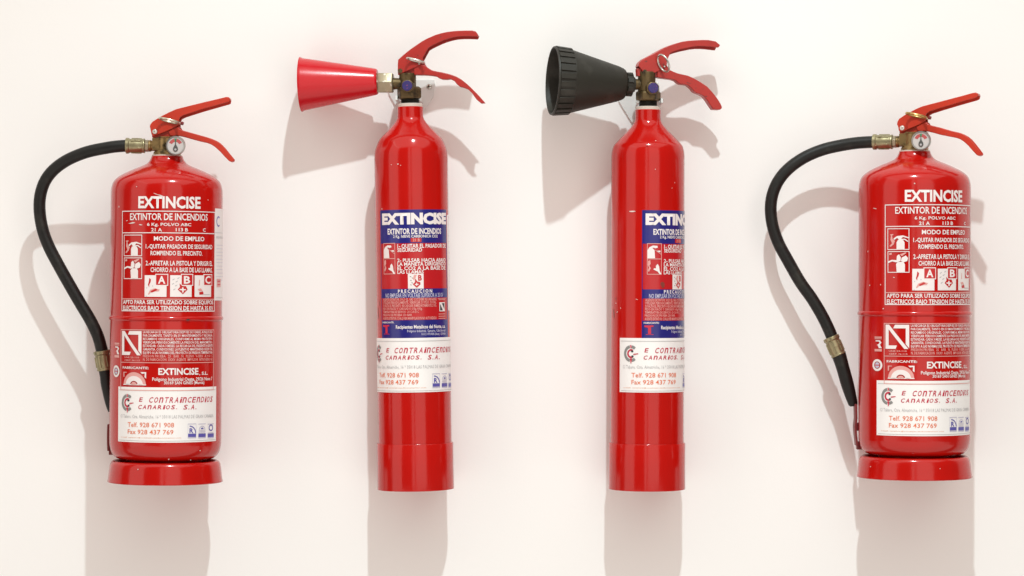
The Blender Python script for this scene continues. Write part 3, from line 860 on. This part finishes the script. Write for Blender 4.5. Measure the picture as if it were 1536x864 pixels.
    # --- levers
    T = [V(*p) for p in up_top]; Bt = [V(*p) for p in up_bot]
    ul = channel(T, Bt, 0.0105, True, drop=0.0026).build('squeeze_lever', M['lever'], root, bevel=0.0008, mtx=vm)
    T = [V(*p) for p in low_top]; Bt = [V(*p) for p in low_bot]
    ll = channel(T, Bt, 0.0088, False).build('carrying_handle', M['lever'], root, bevel=0.0008, mtx=vm)
    b = MB(); b.prism([V(*p) for p in plate], -0.0060, -0.0042); b.prism([V(*p) for p in plate], 0.0042, 0.0060)
    b.build('lever_bracket', M['lever'], root, bevel=0.0005, mtx=vm)
    ra, rz = V(*rivet)
    b = MB(); b.lathe([(0.0022, 0), (0.0022, 0.0222), (0.0040, 0.0224), (0.0040, 0.0232), (0.0034, 0.0243), (0.0016, 0.0250), (0.0002, 0.0252)], 24, (ra, 0.0125, rz), (0, -1, 0))
    b.build('rivet', M['steel'], root, mtx=vm)
    # --- safety pin
    pa, pz = V(*pin)
    b = MB()
    b.torus((pa, -0.0235, pz), Vector((cos(radians(13)), 0.0, -sin(radians(13)))) * 0.0150, Vector((0.0, -0.0115, 0.0012)), 0.0019)
    b.tube([(pa + 0.010, -0.013, pz - 0.003), (pa + 0.010, 0.014, pz - 0.003)], 0.0016, 10)
    b.build('safety_pin', M[pin_mat], root, mtx=vm)
    b = MB(); b.lathe([(0.0002, 0.0), (0.0022, 0.0004), (0.0028, 0.002), (0.0022, 0.0046), (0.0002, 0.005)], 16, (pa + 0.0150, -0.0085, pz - 0.0022), (1, 0, -0.3))
    b.build('pin_stop', M['holder'], root, mtx=vm)
    # --- hose
    hp = [F.flat(x, y, off) for x, y, off in hose_px]
    pts = crom([tuple(p) for p in hp], 10)
    hose = MB().tube(pts, 0.0091, 24).build('hose', M['rubber'], root, angle=60)
    a0 = vm @ Vector((-0.0328, 0, zm)); st = hp[0]
    ferrule_mesh(st + (st - a0) * 0.06, a0, 0.0113).build('ferrule', M['ferrule'], hose, angle=25, bevel=0.0003)
    q0 = F.flat(*fer0); q1 = F.flat(*fer1)
    ferrule_mesh(q0, q1, 0.0118).build('ferrule', M['ferrule'], hose, angle=25, bevel=0.0003)
    npts = [F.flat(x, y, off) for x, y, off, r in nozzle_px]
    rr = [r for *_, r in nozzle_px]
    fine = crom([(*p, r) for p, r in zip(npts, rr)], 6)
    MB().tube([p[:3] for p in fine], [p[3] for p in fine], 24).build('nozzle', M['rubber'], hose, angle=50)
    # --- strap that holds the nozzle against the body
    b = MB()
    c = [F.flat(x, y, off) for x, y, off in strap_px]
    w = 0.0016
    vs = []; fs = []
    for p in c:
        vs += [p + Vector((-w, -0.010, 0)), p + Vector((w, -0.010, 0)), p + Vector((w, 0.012, 0)), p + Vector((-w, 0.012, 0))]
    for i in range(len(c) - 1):
        for j in range(4):
            k = (j + 1) % 4
            fs.append([i * 4 + j, i * 4 + k, i * 4 + 4 + k, i * 4 + 4 + j])
    fs += [[3, 2, 1, 0], [len(c) * 4 - 4 + j for j in range(4)]]
    b.add(vs, fs)
    # tabs to the body at both ends
    for p in (c[len(c) // 2], c[-1]):
        b.add([p + Vector(q) for q in ((0, -0.006, -0.006), (0, 0.008, -0.006), (0, 0.008, 0.006), (0, -0.006, 0.006),
                                       (0.018, -0.006, -0.006), (0.018, 0.008, -0.006), (0.018, 0.008, 0.006), (0.018, -0.006, 0.006))],
              [[0, 1, 2, 3], [7, 6, 5, 4], [0, 4, 5, 1], [1, 5, 6, 2], [2, 6, 7, 3], [3, 7, 4, 0]])
    b.build('nozzle_holder', M['holder'], root, bevel=0.0005)
    # --- print and stickers
    wrap(P, body, RP, du=design_du * RP)
    th0 = sticker_th
    s = sheet('service_sticker', M['sticker'], root, RP, th0, th0 + ST_W / RP, ZS0, ZS1)
    wrap(K, s, RP, du=th0 * RP, dv=ZS0)
    chips(body, F, RP, chipspots)
    if dark: chips(body, F, RP + 0.0018, dark, 'darkchip')
    return root, body

up1_top = [(226, 190), (227, 187), (229.8, 183.3), (237, 178.6), (245, 174), (255, 169), (265, 164.5), (285, 159.4), (305, 154.5), (325, 149.8), (340, 146.2), (343.6, 146.0), (345.6, 148.0), (346, 150.5)]
up1_bot = [(228, 199.0), (229, 203.4), (232, 204.6), (236, 203.2), (246, 199.5), (258, 194.5), (270.0, 187.4), (269.8, 180.5), (272, 176.0), (277, 173.4), (305, 164.4), (325, 158.8), (343.2, 153.6), (345.4, 152.4)]
lo1_top = [(254, 197.5), (262, 193.4), (268.4, 191.6), (272, 194.4), (276.5, 196.4), (296.5, 202), (312, 206.4), (320, 209), (325, 211.3), (329.4, 214.0), (334, 218.2), (338.7, 223.4), (345, 231.4), (351.2, 239.0), (351.6, 241.0)]
lo1_bot = [(256, 204.0), (262, 204.6), (266, 203.6), (270, 204.2), (277.8, 205.9), (290, 209.4), (301, 212.3), (310, 214.2), (317.6, 217.0), (324, 221.4), (331.7, 228.4), (338, 235.4), (344.4, 242.0), (347.4, 243.3), (350, 242.6)]
pl1 = [(229, 206.6), (228.6, 198), (234, 199), (262, 189), (271, 191), (274, 197), (270, 203.4), (262, 205.6)]
hose1 = [(190, 218.6, 0.000), (176, 219.6, 0.0), (160, 221.8, 0.001), (130, 228.2, 0.006), (102, 239.6, 0.013), (81, 254.4, 0.020), (67.5, 272, 0.026), (60.4, 294, 0.031), (59.6, 318, 0.033),
         (64.2, 345, 0.034), (73.4, 370, 0.034), (88, 398, 0.034), (106, 430, 0.034), (122, 457.5, 0.034), (136, 481, 0.034), (146.4, 503, 0.034), (152, 522, 0.034), (154, 532, 0.034)]
powder(F1, 'powder extinguisher at far left with white inspection sticker on its right edge', 0.0, (0.0, 0.0), 0.0, 0.0160,
       up1_top, up1_bot, lo1_top, lo1_bot, pl1, (233.7, 198.0), (257, 182.6), hose1, (152.2, 525.5, 0.034), (157.4, 555.5, 0.036),
       [(157, 552, 0.036, 0.0100), (158.5, 562, 0.037, 0.0092), (160.5, 578, 0.039, 0.0090), (164.5, 600, 0.042, 0.0080), (167.5, 612, 0.043, 0.0072), (168.5, 617, 0.043, 0.0062)],
       [(164.0, 636, 0.036), (163.4, 650, 0.036), (163.4, 664, 0.036), (164.0, 676, 0.036)], 'pin',
       [(240, 293, 18, 2.2, -0.28), (233, 290.6, 8, 1.6, -0.3), (198, 334.6, 17, 3.0, 0.12), (211, 337.2, 8, 2.4, -0.1), (178.6, 310, 1.6, 4.2, 0.1), (190.4, 331.0, 5, 1.4, 0.3),
        (258, 476.4, 4, 3.0, -0.6), (312, 300, 1.8, 1.8, 0), (205, 280, 1.5, 2.2, 0), (286, 690, 2, 1.4, 0), (253, 689, 2.2, 1.4, 0), (207, 704, 2.6, 2.2, 0.3), (176, 717, 2.2, 3.0, 0), (300, 676, 2.4, 2.0, 0), (212, 668, 1.2, 1.2, 0)],
       [(282, 479.6, 11, 4.4, 0.1)], TH_S0)

# inspection sticker on the right flank of extinguisher 1
root1 = [o for o in bpy.data.objects if o.type == 'EMPTY'][0]
th_a, _ = F1.cyl(322.2, 380, RP)
_, zt = F1.cyl(325, 312.8, RP); _, zbm = F1.cyl(325, 450.6, RP)
ins = sheet('inspection_sticker', M['paper'], root1, RP, th_a, th_a + 1.0, zbm, zt)
I = Design()
iw, ih = 1.0 * RP, zt - zbm
I.arc('emblem', 'violet', 2, 0, ih, iw, 0, 0.13, 0.14, 0.085, 0.058, 0.74, 50, 310)
I.text('REVISION', 'palegrey', 0.004, ih * 0.70, 0.040, ih * 0.675)
for k in range(11):
    y = ih * (0.60 - 0.038 * k)
    I.uvrect('rule', 'paleviolet', 2, 0.004, y, 0.060, y + 0.0006)
I.uvrect('rule', 'palegrey', 2, 0.0, ih * 0.735, 0.07, ih * 0.735 + 0.0006)
I.uvrect('date_stamp', 'pink', 2, 0.006, ih * 0.145, 0.022, ih * 0.235)
I.uvrect('date_stamp', 'brightred', 3, 0.008, ih * 0.165, 0.020, ih * 0.180)
I.uvrect('date_stamp', 'brightred', 3, 0.008, ih * 0.20, 0.020, ih * 0.215)
I.uvrect('rule', 'palegrey', 2, 0.003, 0.004, 0.06, 0.0046)
wrap(I, ins, RP, du=th_a * RP, dv=zbm)

up4_top = [(1347.6, 187), (1348.2, 183), (1350.6, 178.8), (1358, 173.8), (1366.7, 169), (1376, 164), (1385.5, 160), (1400, 156.2), (1420, 151), (1445, 144.4), (1460, 140.2), (1465.5, 139.4), (1468.4, 141.0), (1469, 143.8)]
up4_bot = [(1349.6, 192.0), (1350, 196.4), (1354, 198.6), (1358, 197.4), (1367, 193.4), (1380, 188.0), (1390.4, 181.4), (1390.0, 174.6), (1392.4, 170.4), (1397, 167.6), (1415, 161.8), (1440, 154.4), (1464, 147.6), (1467.6, 145.8)]
lo4_top = [(1376, 190.5), (1384, 186.4), (1390.4, 184.4), (1394.6, 187.2), (1399, 188.6), (1411, 191.5), (1430, 197.0), (1440, 199.2), (1446, 201.6), (1452, 205.0), (1457, 209.2), (1462.5, 215.6), (1468.5, 223.4), (1473.2, 229.6), (1473.6, 231.6)]
lo4_bot = [(1378, 196.8), (1384, 197.6), (1388, 196.8), (1392, 197.4), (1399, 199.0), (1410, 202.0), (1425, 205.0), (1435, 207.0), (1442, 209.4), (1448, 213.4), (1454, 219.0), (1460, 226.0), (1466, 232.4), (1469, 234.2), (1472, 233.6)]
pl4 = [(1350.6, 201.6), (1350, 191), (1356, 192), (1384, 182), (1393, 184), (1396, 190), (1392, 196.4), (1384, 199)]
hose4 = [(1311, 212.9, 0.0215), (1298, 213.5, 0.026), (1284, 214.6, 0.0305), (1262, 218.0, 0.037), (1236, 224.0, 0.042), (1212, 233.4, 0.0445), (1192, 245.6, 0.0455), (1176, 260, 0.046), (1164.4, 277, 0.046), (1157.6, 297, 0.046), (1156.2, 318, 0.046),
         (1159.6, 341, 0.045), (1168, 365, 0.044), (1181.4, 390, 0.043), (1200, 422.5, 0.041), (1218, 448, 0.039), (1233.5, 474, 0.037), (1245, 498, 0.035), (1249.5, 511, 0.034)]
powder(F4, 'powder extinguisher at far right with nozzle and hose end hanging clear beside its body', radians(20), (1372.6 - 250.6, -6.9), radians(4.0), 0.0150,
       up4_top, up4_bot, lo4_top, lo4_bot, pl4, (1355.4, 192.6), (1379, 174.6), hose4, (1246.0, 505.0, 0.034), (1258.4, 533.5, 0.032),
       [(1258.0, 532, 0.032, 0.0112), (1260.4, 539, 0.031, 0.0106), (1264.6, 553, 0.030, 0.0100), (1271.0, 576, 0.029, 0.0098), (1276.4, 595, 0.028, 0.0084), (1279.6, 606, 0.028, 0.0070), (1280.2, 609, 0.028, 0.0050)],
       [(1283.0, 606, 0.022), (1283.6, 627, 0.020), (1282.2, 640, 0.020), (1283.0, 652, 0.020), (1284.8, 668, 0.020)], 'pinbrass',
       [(1312, 312.6, 10, 1.6, -0.16), (1304.6, 428, 3.2, 3.2, 0), (1321, 427, 2.2, 2.4, 0), (1372, 468.6, 9, 2.4, 0.0), (1325, 463, 3, 2.4, 0.4), (1372, 275, 3, 2.4, 0), (1341, 416, 4, 1.4, -0.3), (1309, 443, 1.4, 1.6, 0), (1306, 700, 2.6, 2.2, 0), (1410, 703, 2.0, 1.6, 0), (1340, 672, 1.4, 1.2, 0), (1302, 377, 4, 1.2, 1.2)],
       None, None or F4.cyl(1315.2, 616, RP)[0])

# ------------------------------------------------------------------ carbon dioxide extinguisher
def carbon(F, label, cx, phi, top_dx, du_label, th_sticker, dz_label, dz_sticker, horn, px):
    root = empty('fire_extinguisher', F.org, F.tilt)
    tag(root, label, 'fire extinguisher', GROUP)
    axp = lambda Y: cx + top_dx * (733.5 - Y) / 573.0
    Z = lambda Y: F.plane(axp(Y), Y)[1]
    n0 = 4.5 if horn == 'black' else 0.0       # the neck of the third sits a little lower
    zn = lambda Y: Z(Y + n0)
    prof = [(0.050, Z(666)), (RC, Z(664.6)), (RC, Z(500)), (RC, Z(300)), (RC, Z(240))]
    prof += [tuple(p) for p in crom([(RC, Z(238)), (0.0546, Z(228.0)), (0.0520, Z(219.0)), (0.0470, zn(208.6)), (0.0385, zn(199.6)), (0.0300, zn(191.0)), (0.0238, zn(184.0)), (0.0204, zn(178.4)), (0.0194, zn(173.0)), (0.0193, zn(161.0))], 5)]
    prof += [(0.0184, zn(160.0))]
    body = MB().lathe(prof, 144).build('cylinder_body', M['red'], root, angle=40)
    rp = [(RC - 0.001, Z(663.6)), (0.0570, Z(663.8)), (0.0576, Z(664.8)), (0.0576, Z(700)), (0.0579, Z(731.6)), (0.0577, Z(733.2)), (0.0560, Z(733.4)), (0.0556, Z(728)), (0.030, Z(728))]
    MB().lathe(rp, 144).build('base_ring', M['red'], root, angle=40)
    vm = valve_mtx(phi)
    V = lambda X, Y, n=0.0: F.plane(X, Y, phi, n)
    vz = lambda Y: V(axp(Y), Y)[1]
    MB().lathe([(0.0150, zn(161.4)), (0.0188, zn(161.0)), (0.0190, zn(157.0)), (0.0168, zn(155.4)), (0.0150, zn(155.2))], 48).build('neck_collar', M['collar'], root, mtx=vm)
    b = MB(); pr = []
    for k in range(6):
        y = 156.5 - k * 1.7
        pr += [(0.0142, zn(y)), (0.0131, zn(y - 0.85))]
    b.lathe(pr, 40)
    th = b.build('thread', M['darkthread'], root, mtx=vm)
    # valve block
    c = px['boss']; ba, bz = V(*c, -0.018)
    b = MB()
    hx = px['hex']; h0 = V(hx[0], hx[3])[0]; h1 = V(hx[1], hx[3])[0]
    b.lathe([(0.0135, V(0, hx[3])[1] if False else vz(hx[3])), (0.0182, vz(hx[3] - 2.0)), (0.0190, vz(hx[3] - 4)), (0.0190, vz(hx[2] + 3)), (0.0150, vz(hx[2]))], 6, ((h0 + h1) / 2, 0, 0), (0, 0, 1), phase=radians(20))
    cl = px['col']; c0 = V(cl[0], cl[2])[0]; c1 = V(cl[1], cl[2])[0]
    b.lathe([((c1 - c0) / 2, vz(cl[3])), ((c1 - c0) / 2, vz(cl[2]))], 32, ((c0 + c1) / 2, 0, 0))
    pt = px['port']; p0 = V(pt[0], (pt[2] + pt[3]) / 2); pr_ = (V(pt[0], pt[2])[1] - V(pt[0], pt[3])[1]) / 2
    p1 = V(*px['port_in'])
    d = Vector((p0[0] - p1[0], 0, p0[1] - p1[1])); L = d.length
    b.lathe([(pr_ * 1.02, 0), (pr_, L * 0.55), (pr_ * 1.08, L)], 32, (p1[0], 0, p1[1]), d)
    b.lathe([(0.0102, 0.0), (0.0102, 0.0185), (0.0092, 0.0200)], 8, (ba, -0.002, bz), (0, -1, 0), phase=radians(22.5))
    valve = b.build('valve', M['dark_brass'], root, bevel=0.0009, mtx=vm)
    b = MB(); b.lathe([(0.0078, 0.0195), (0.0078, 0.0222), (0.0070, 0.0232), (0.0002, 0.0234)], 28, (ba, -0.002, bz), (0, -1, 0))
    b.build('burst_disc_cap', M['purple'], valve, mtx=vm)
    # levers
    T = [V(*p) for p in px['up_top']]; Bt = [V(*p) for p in px['up_bot']]
    channel(T, Bt, 0.0105, True, drop=0.0026).build('squeeze_lever', M['lever_dark'], root, bevel=0.0008, mtx=vm)
    T = [V(*p) for p in px['lo_top']]; Bt = [V(*p) for p in px['lo_bot']]
    channel(T, Bt, 0.0088, False).build('carrying_handle', M['lever_dark'], root, bevel=0.0008, mtx=vm)
    b = MB(); pl = [V(*p) for p in px['plate']]
    b.prism(pl, -0.0060, -0.0040); b.prism(pl, 0.0040, 0.0060)
    b.build('lever_bracket', M['lever_dark'], root, bevel=0.0005, mtx=vm)
    ra, rz = V(*px['rivet'])
    MB().lathe([(0.0020, 0), (0.0020, 0.0222), (0.0036, 0.0224), (0.0034, 0.0238), (0.0002, 0.0242)], 20, (ra, 0.0125, rz), (0, -1, 0)).build('rivet', M['dark_brass'], root, mtx=vm)
    # safety pin ring
    (pX, pY, r, ang, e2, tk) = px['pin']
    pa, pz = V(pX, pY, -0.014)
    b = MB()
    b.torus((pa, -0.0225, pz), Vector((cos(radians(ang)), 0, -sin(radians(ang)))) * r, Vector(e2), tk)
    b.tube([(pa + 0.004, -0.013, pz - 0.004), (pa + 0.004, 0.014, pz - 0.004)], 0.0013, 10)
    b.build('safety_pin', M['steel'], root, mtx=vm)
    # horn
    h0 = V(*px['horn0']); h1 = V(*px['horn1'])
    o = Vector((h0[0], 0, h0[1])); d = Vector((h1[0] - h0[0], 0, h1[1] - h0[1])); L = d.length; d.normalize()
    if horn == 'red':
        b = MB()
        outer = [(0.006, -0.0005), (0.0180, -0.0005), (0.0198, 0.0012), (0.0203, 0.0040), (0.0218, 0.012), (0.0396, L - 0.004), (0.0408, L - 0.0015), (0.0418, L)]
        inner = [(0.0404, L + 0.0002), (0.0392, L - 0.003), (0.0200, 0.012), (0.0150, 0.006), (0.006, 0.006)]
        b.lathe(outer + inner, 72, o, d)
        hn = b.build('discharge_horn', M['horn_red'], root, angle=40, mtx=vm)
        n0_ = V(*px['nut0']); n1_ = V(*px['nut1'])
        oo = Vector((n0_[0], 0, n0_[1])); dd = Vector((n1_[0] - n0_[0], 0, n1_[1] - n0_[1])); LL = dd.length
        MB().lathe([(0.0130, 0), (0.0158, 0.0008), (0.0166, 0.0022), (0.0166, LL - 0.002), (0.0156, LL - 0.0005), (0.0120, LL)], 6, oo, dd).build('hex_nut', M['nut'], hn, bevel=0.0006, mtx=vm)
    else:
        b = MB()
        outer = [(0.0095, -0.0005), (0.0110, 0.0), (0.0115, 0.003), (0.0160, 0.0035), (0.0166, 0.006), (0.0166, 0.013), (0.0180, 0.0145), (0.0215, 0.0155), (0.0236, 0.0180), (0.0268, 0.026),
                 (0.0476, L - 0.028), (0.0484, L - 0.0275), (0.0503, L - 0.0035), (0.0518, L - 0.0025), (0.0514, L - 0.0004), (0.0500, L)]
        inner = [(0.0490, L), (0.0482, L - 0.003), (0.0462, L - 0.030), (0.0250, 0.030), (0.0100, 0.026)]
        b.lathe(outer + inner, 96, o, d)
        hn = b.build('discharge_horn', M['horn_black'], root, angle=35, mtx=vm)
        # moulded grip ribs round the mouth and lugs at the throat
        e1 = (Vector((0, -1, 0)) - d * d.dot(Vector((0, -1, 0)))).normalized(); e2 = d.cross(e1)
        b = MB()
        for k in range(26):
            q = 2 * pi * k / 26 + 0.08
            rd = e1 * cos(q) + e2 * sin(q); tg = d.cross(rd)
            vs = []
            for h, r_ in ((L - 0.0265, 0.0500), (L - 0.003, 0.0524)):
                for sy, rr in ((-1, r_ - 0.003), (-1, r_), (1, r_), (1, r_ - 0.003)):
                    vs.append(o + d * h + rd * rr + tg * sy * 0.0042)
            b.add(vs, [[0, 1, 2, 3], [7, 6, 5, 4], [0, 4, 5, 1], [1, 5, 6, 2], [2, 6, 7, 3], [3, 7, 4, 0]])
        b.build('grip_rib', M['horn_black'], hn, bevel=0.0005, mtx=vm)
        b = MB()
        for k in range(8):
            q = 2 * pi * k / 8 + 0.3
            rd = e1 * cos(q) + e2 * sin(q); tg = d.cross(rd)
            vs = []
            for h in (0.0042, 0.0128):
                for sy, rr in ((-1, 0.0150), (-1, 0.0182), (1, 0.0182), (1, 0.0150)):
                    vs.append(o + d * h + rd * rr + tg * sy * 0.0036)
            b.add(vs, [[0, 1, 2, 3], [7, 6, 5, 4], [0, 4, 5, 1], [1, 5, 6, 2], [2, 6, 7, 3], [3, 7, 4, 0]])
        b.build('throat_lug', M['horn_black'], hn, bevel=0.0005, mtx=vm)
    # label and stickers
    th0 = TH_C0 + du_label
    lab = sheet('instruction_label', M['label_red'], root, RC, th0, th0 + CW / RC, ZC0 + dz_label, ZC1 + dz_label)
    wrap(Cd, lab, RC, du=th0 * RC, dv=ZC0 + dz_label)
    _, z1 = F.cyl(axp(507.0), 507.0 + dz_sticker, RC); _, z0 = F.cyl(axp(588.0), 587.8 + dz_sticker, RC)
    z0 = z1 - ST_H
    s = sheet('service_sticker', M['sticker'], root, RC, th_sticker, th_sticker + ST_W / RC, z0, z1, t=0.0005)
    wrap(K, s, RC, du=th_sticker * RC, dv=z0, base_off=0.0006)
    chips(body, F, RC, px['chips'])
    return root, body

px2 = dict(
    boss=(611.4, 129.0), hex=(597.4, 630.6, 130.0, 149.5), col=(598.6, 624.0, 110.0, 133.0), port=(587.5, 0, 117.0, 134.0), port_in=(608, 125.6),
    up_top=[(597.8, 96), (598.3, 90.4), (604, 85.2), (611.3, 79), (618, 73.8), (625.8, 68.5), (633, 63.6), (640.4, 59.2), (648, 55.9), (655, 53), (663, 50.6), (671.7, 48.8), (681, 47.6), (690.4, 47), (700, 46.7), (709, 46.7), (714.4, 47.9), (718.3, 54)],
    up_bot=[(597.6, 108), (602, 111.5), (608, 109), (620, 103.5), (630, 99), (637.6, 94.6), (635, 88.3), (639.4, 80), (643.5, 72.7), (649, 69.4), (655, 66.5), (662, 63.2), (669.6, 60.2), (678, 57.8), (686.3, 56), (696, 55.4), (705, 55.4), (716.3, 55.8)],
    lo_top=[(622, 101), (632, 97.0), (638, 98.8), (643, 102.4), (648.8, 106), (656, 107.8), (663, 109), (671, 110.8), (680, 113.3), (686, 115.8), (692.5, 119.6), (699, 124.6), (705, 130), (710, 135), (715.4, 140.4), (720, 145.4), (723.8, 149.8), (728, 154.6)],
    lo_bot=[(622, 112.6), (630, 113.0), (638, 112.9), (643, 113.2), (648.8, 113.8), (655, 115.0), (659, 117.5), (664, 119.4), (670, 119.6), (676, 118.8), (682.5, 122.2), (686, 127), (690, 130.2), (696, 131.8), (703, 134.6), (709, 140.8), (715.4, 149.8), (721.7, 155.2)],
    plate=[(597.6, 112.8), (597.2, 103), (604, 104), (622, 96), (636, 94), (640, 100), (638, 112.6)],
    rivet=(601.4, 107.2), pin=(624.4, 91.4, 0.0132, 15, (0, -0.0100, 0.0004), 0.0018),
    horn0=(566.0, 122.6), horn1=(451.6, 126.6), nut0=(590.4, 124.4), nut1=(564.8, 124.4),
    chips=[(597, 246, 3.4, 2.2, 0.3), (587, 247, 2, 1.4, 0), (601, 248, 2, 1.2, 0), (573, 313.4, 1.6, 3, 0), (645, 265, 1.4, 1.2, 0), (627, 617, 1.4, 1.2, 0), (578, 675, 2.0, 1.6, 0), (577, 690, 1.6, 8, 0.1), (640, 258, 1.1, 1, 0)])
r2, b2 = carbon(F2, 'slim carbon dioxide extinguisher with a smooth red discharge horn pointing left', 623.6, radians(4.0), -8.2,
                0.0, radians(-88.0), 0.0, 0.0, 'red', px2)
tq, _ = F2.cyl(670.6, 400, RC)
_, zq1 = F2.cyl(671, 322.5, RC); _, zq0 = F2.cyl(673, 465.5, RC)
ins2 = sheet('inspection_sticker', M['paper'], r2, RC, tq + 0.03, tq + 0.95, zq0, zq1, t=0.0005)
Q = Design()
for k in range(12):
    Q.uvrect('rule', 'paleviolet', 2, 0.006, (zq1 - zq0) * (0.12 + 0.06 * k), 0.044, (zq1 - zq0) * (0.12 + 0.06 * k) + 0.0007)
wrap(Q, ins2, RC, du=(tq + 0.03) * RC, dv=zq0, base_off=0.0006)
px3 = dict(
    boss=(978.6, 132.4), hex=(954.0, 990.6, 136.0, 152.6), col=(957.0, 983.0, 108.0, 137.0), port=(951.0, 0, 118.6, 134.4), port_in=(968, 127.0),
    up_top=[(955.4, 100), (956.7, 95.2), (960, 91.6), (963, 89), (969, 85.8), (975.4, 82.7), (983, 78.3), (990, 74.4), (997, 71), (1004.6, 68), (1013, 65.4), (1021, 63.3), (1030, 62.0), (1040, 61.3), (1050, 60.8), (1060, 60.9), (1071, 63), (1077.8, 68.6)],
    up_bot=[(960.6, 106), (963, 112.5), (968, 112.4), (980, 110), (990, 105), (998.0, 98), (998, 91.5), (1000.6, 86), (1003, 80.8), (1008, 78.2), (1013, 76.5), (1020, 74.6), (1027.5, 73), (1036, 71.2), (1044, 70.2), (1053, 70.2), (1061, 70.9), (1074.6, 72.4)],
    lo_top=[(984, 104), (996, 101), (1002.5, 105.6), (1009, 108.6), (1015, 110.8), (1022, 112.4), (1029.6, 114), (1036, 116.8), (1044, 121), (1051, 125.4), (1058.8, 130.6), (1064, 136.2), (1069, 142), (1073, 147.2), (1076.5, 152.5), (1079, 156.8), (1080.6, 160.6), (1080.8, 162.6)],
    lo_bot=[(984, 116.4), (993, 117.8), (1001, 118.8), (1007, 119.6), (1012, 121.4), (1016, 125.0), (1020, 127.0), (1025, 127.3), (1030, 128.2), (1035.8, 133.2), (1039, 137.6), (1043, 140), (1048, 141.8), (1053.5, 144.6), (1058.8, 150.8), (1063, 157.4), (1068, 164.6), (1078, 165.2)],
    plate=[(955.0, 114.5), (954.2, 103), (962, 103), (985, 98), (998, 97), (1003, 105), (1002, 117.6), (984, 116)],
    rivet=(964.8, 108.6), pin=(993.2, 95.6, 0.0136, 64, (0.0042, -0.0095, 0.0022), 0.0015),
    horn0=(951.5, 127.0), horn1=(828.4, 121.0),
    chips=[(948.8, 317.0, 14, 2.6, 0.0), (983, 254, 2, 1.6, 0), (1012, 274, 1.4, 2.0, 0), (1008, 282, 1.2, 1.8, 0), (983.5, 211, 2.0, 2.0, 0), (971, 217, 4, 2.0, 0), (926, 468, 3.4, 2, 0.8), (931, 462, 1.6, 3, 0.3), (924, 455, 1.4, 2, 0), (955, 449, 6, 1.4, -0.3), (943, 709.6, 3, 1.8, 0), (1008, 262, 1, 1, 0), (996, 240, 1, 1, 0)])
r3, b3 = carbon(F3, 'slim carbon dioxide extinguisher with a ribbed black discharge horn, label turned to the right', 970.3, radians(-11.0), 1.4,
                F3.cyl(962.4, 400, RC)[0] - TH_C0, F3.cyl(930.0, 550, RC)[0], 0.0, 0.2, 'black', px3)

M['scuff'] = mat('brown_scuff', (0.20, 0.03, 0.018), 0.5, vary=0.3, vscale=300)
chips(b3, F3, RC + 0.0004, [(994, 427, 9, 14, 0.2)], 'scuff', lift=0.0003)
chips(b3, F3, RC, [(921, 470, 5, 20, 0.15), (924, 448, 3, 8, 0.3)], 'scuff', lift=0.0002)
chips(b2, F2, RC, [(567.5, 470, 4, 26, 0.05), (569, 455, 3, 8, 0.2)], 'scuff', lift=0.0002)
# ------------------------------------------------------------------ wall brackets behind the slim ones
def bracket(label, outline, screws, fork, F, ring_px):
    root = empty('wall_bracket', ray_at_y(fork[0], fork[1], -0.001))
    tag(root, label, 'bracket', 'white wall brackets')
    o = root.location
    q = [ray_at_y(x, y, -0.002) - o for x, y in outline]
    b = MB(); b.prism([(p.x, p.z) for p in q], -0.0026, 0.0008)
    b.build('back_plate', M['plate'], root, bevel=0.0006)
    # prongs that carry the neck
    b = MB()
    for s in (-1, 1):
        b.box((s * 0.0175, -0.036, 0), (0.0035, 0.066, 0.007))
    b.build('hook_prong', M['plate'], root, bevel=0.0006)
    for (x, y) in screws:
        c = ray_at_y(x, y, -0.002) - o
        b = MB(); b.lathe([(0.0044, 0.0022), (0.0044, 0.0032), (0.0034, 0.0046), (0.0018, 0.0052), (0.0002, 0.0053)], 24, (c.x, 0, c.z), (0, -1, 0))
        sc = b.build('screw', M['steel'], root)
        b = MB()
        b.box((c.x, -0.0054, c.z), (0.0052, 0.0006, 0.0011)); b.box((c.x, -0.00545, c.z), (0.0011, 0.0006, 0.0052))
        b.build('screw_slot', M['darkthread'], sc)
bracket('white bracket plate with a cross head screw behind the red horn extinguisher', [(580, 119.6), (651.6, 119.6), (653.0, 131), (649.6, 146.5), (636, 167), (597, 167), (583, 140)], [(643.8, 130.0), (588.0, 130.0)], (614.6, 151.6), F2, None)
bracket('white bracket plate behind the neck of the black horn extinguisher', [(926, 124), (988, 124), (990, 133), (988, 150), (983, 185), (948.4, 185), (928.0, 152)], [(934, 131.0)], (972.0, 155.6), F3, None)
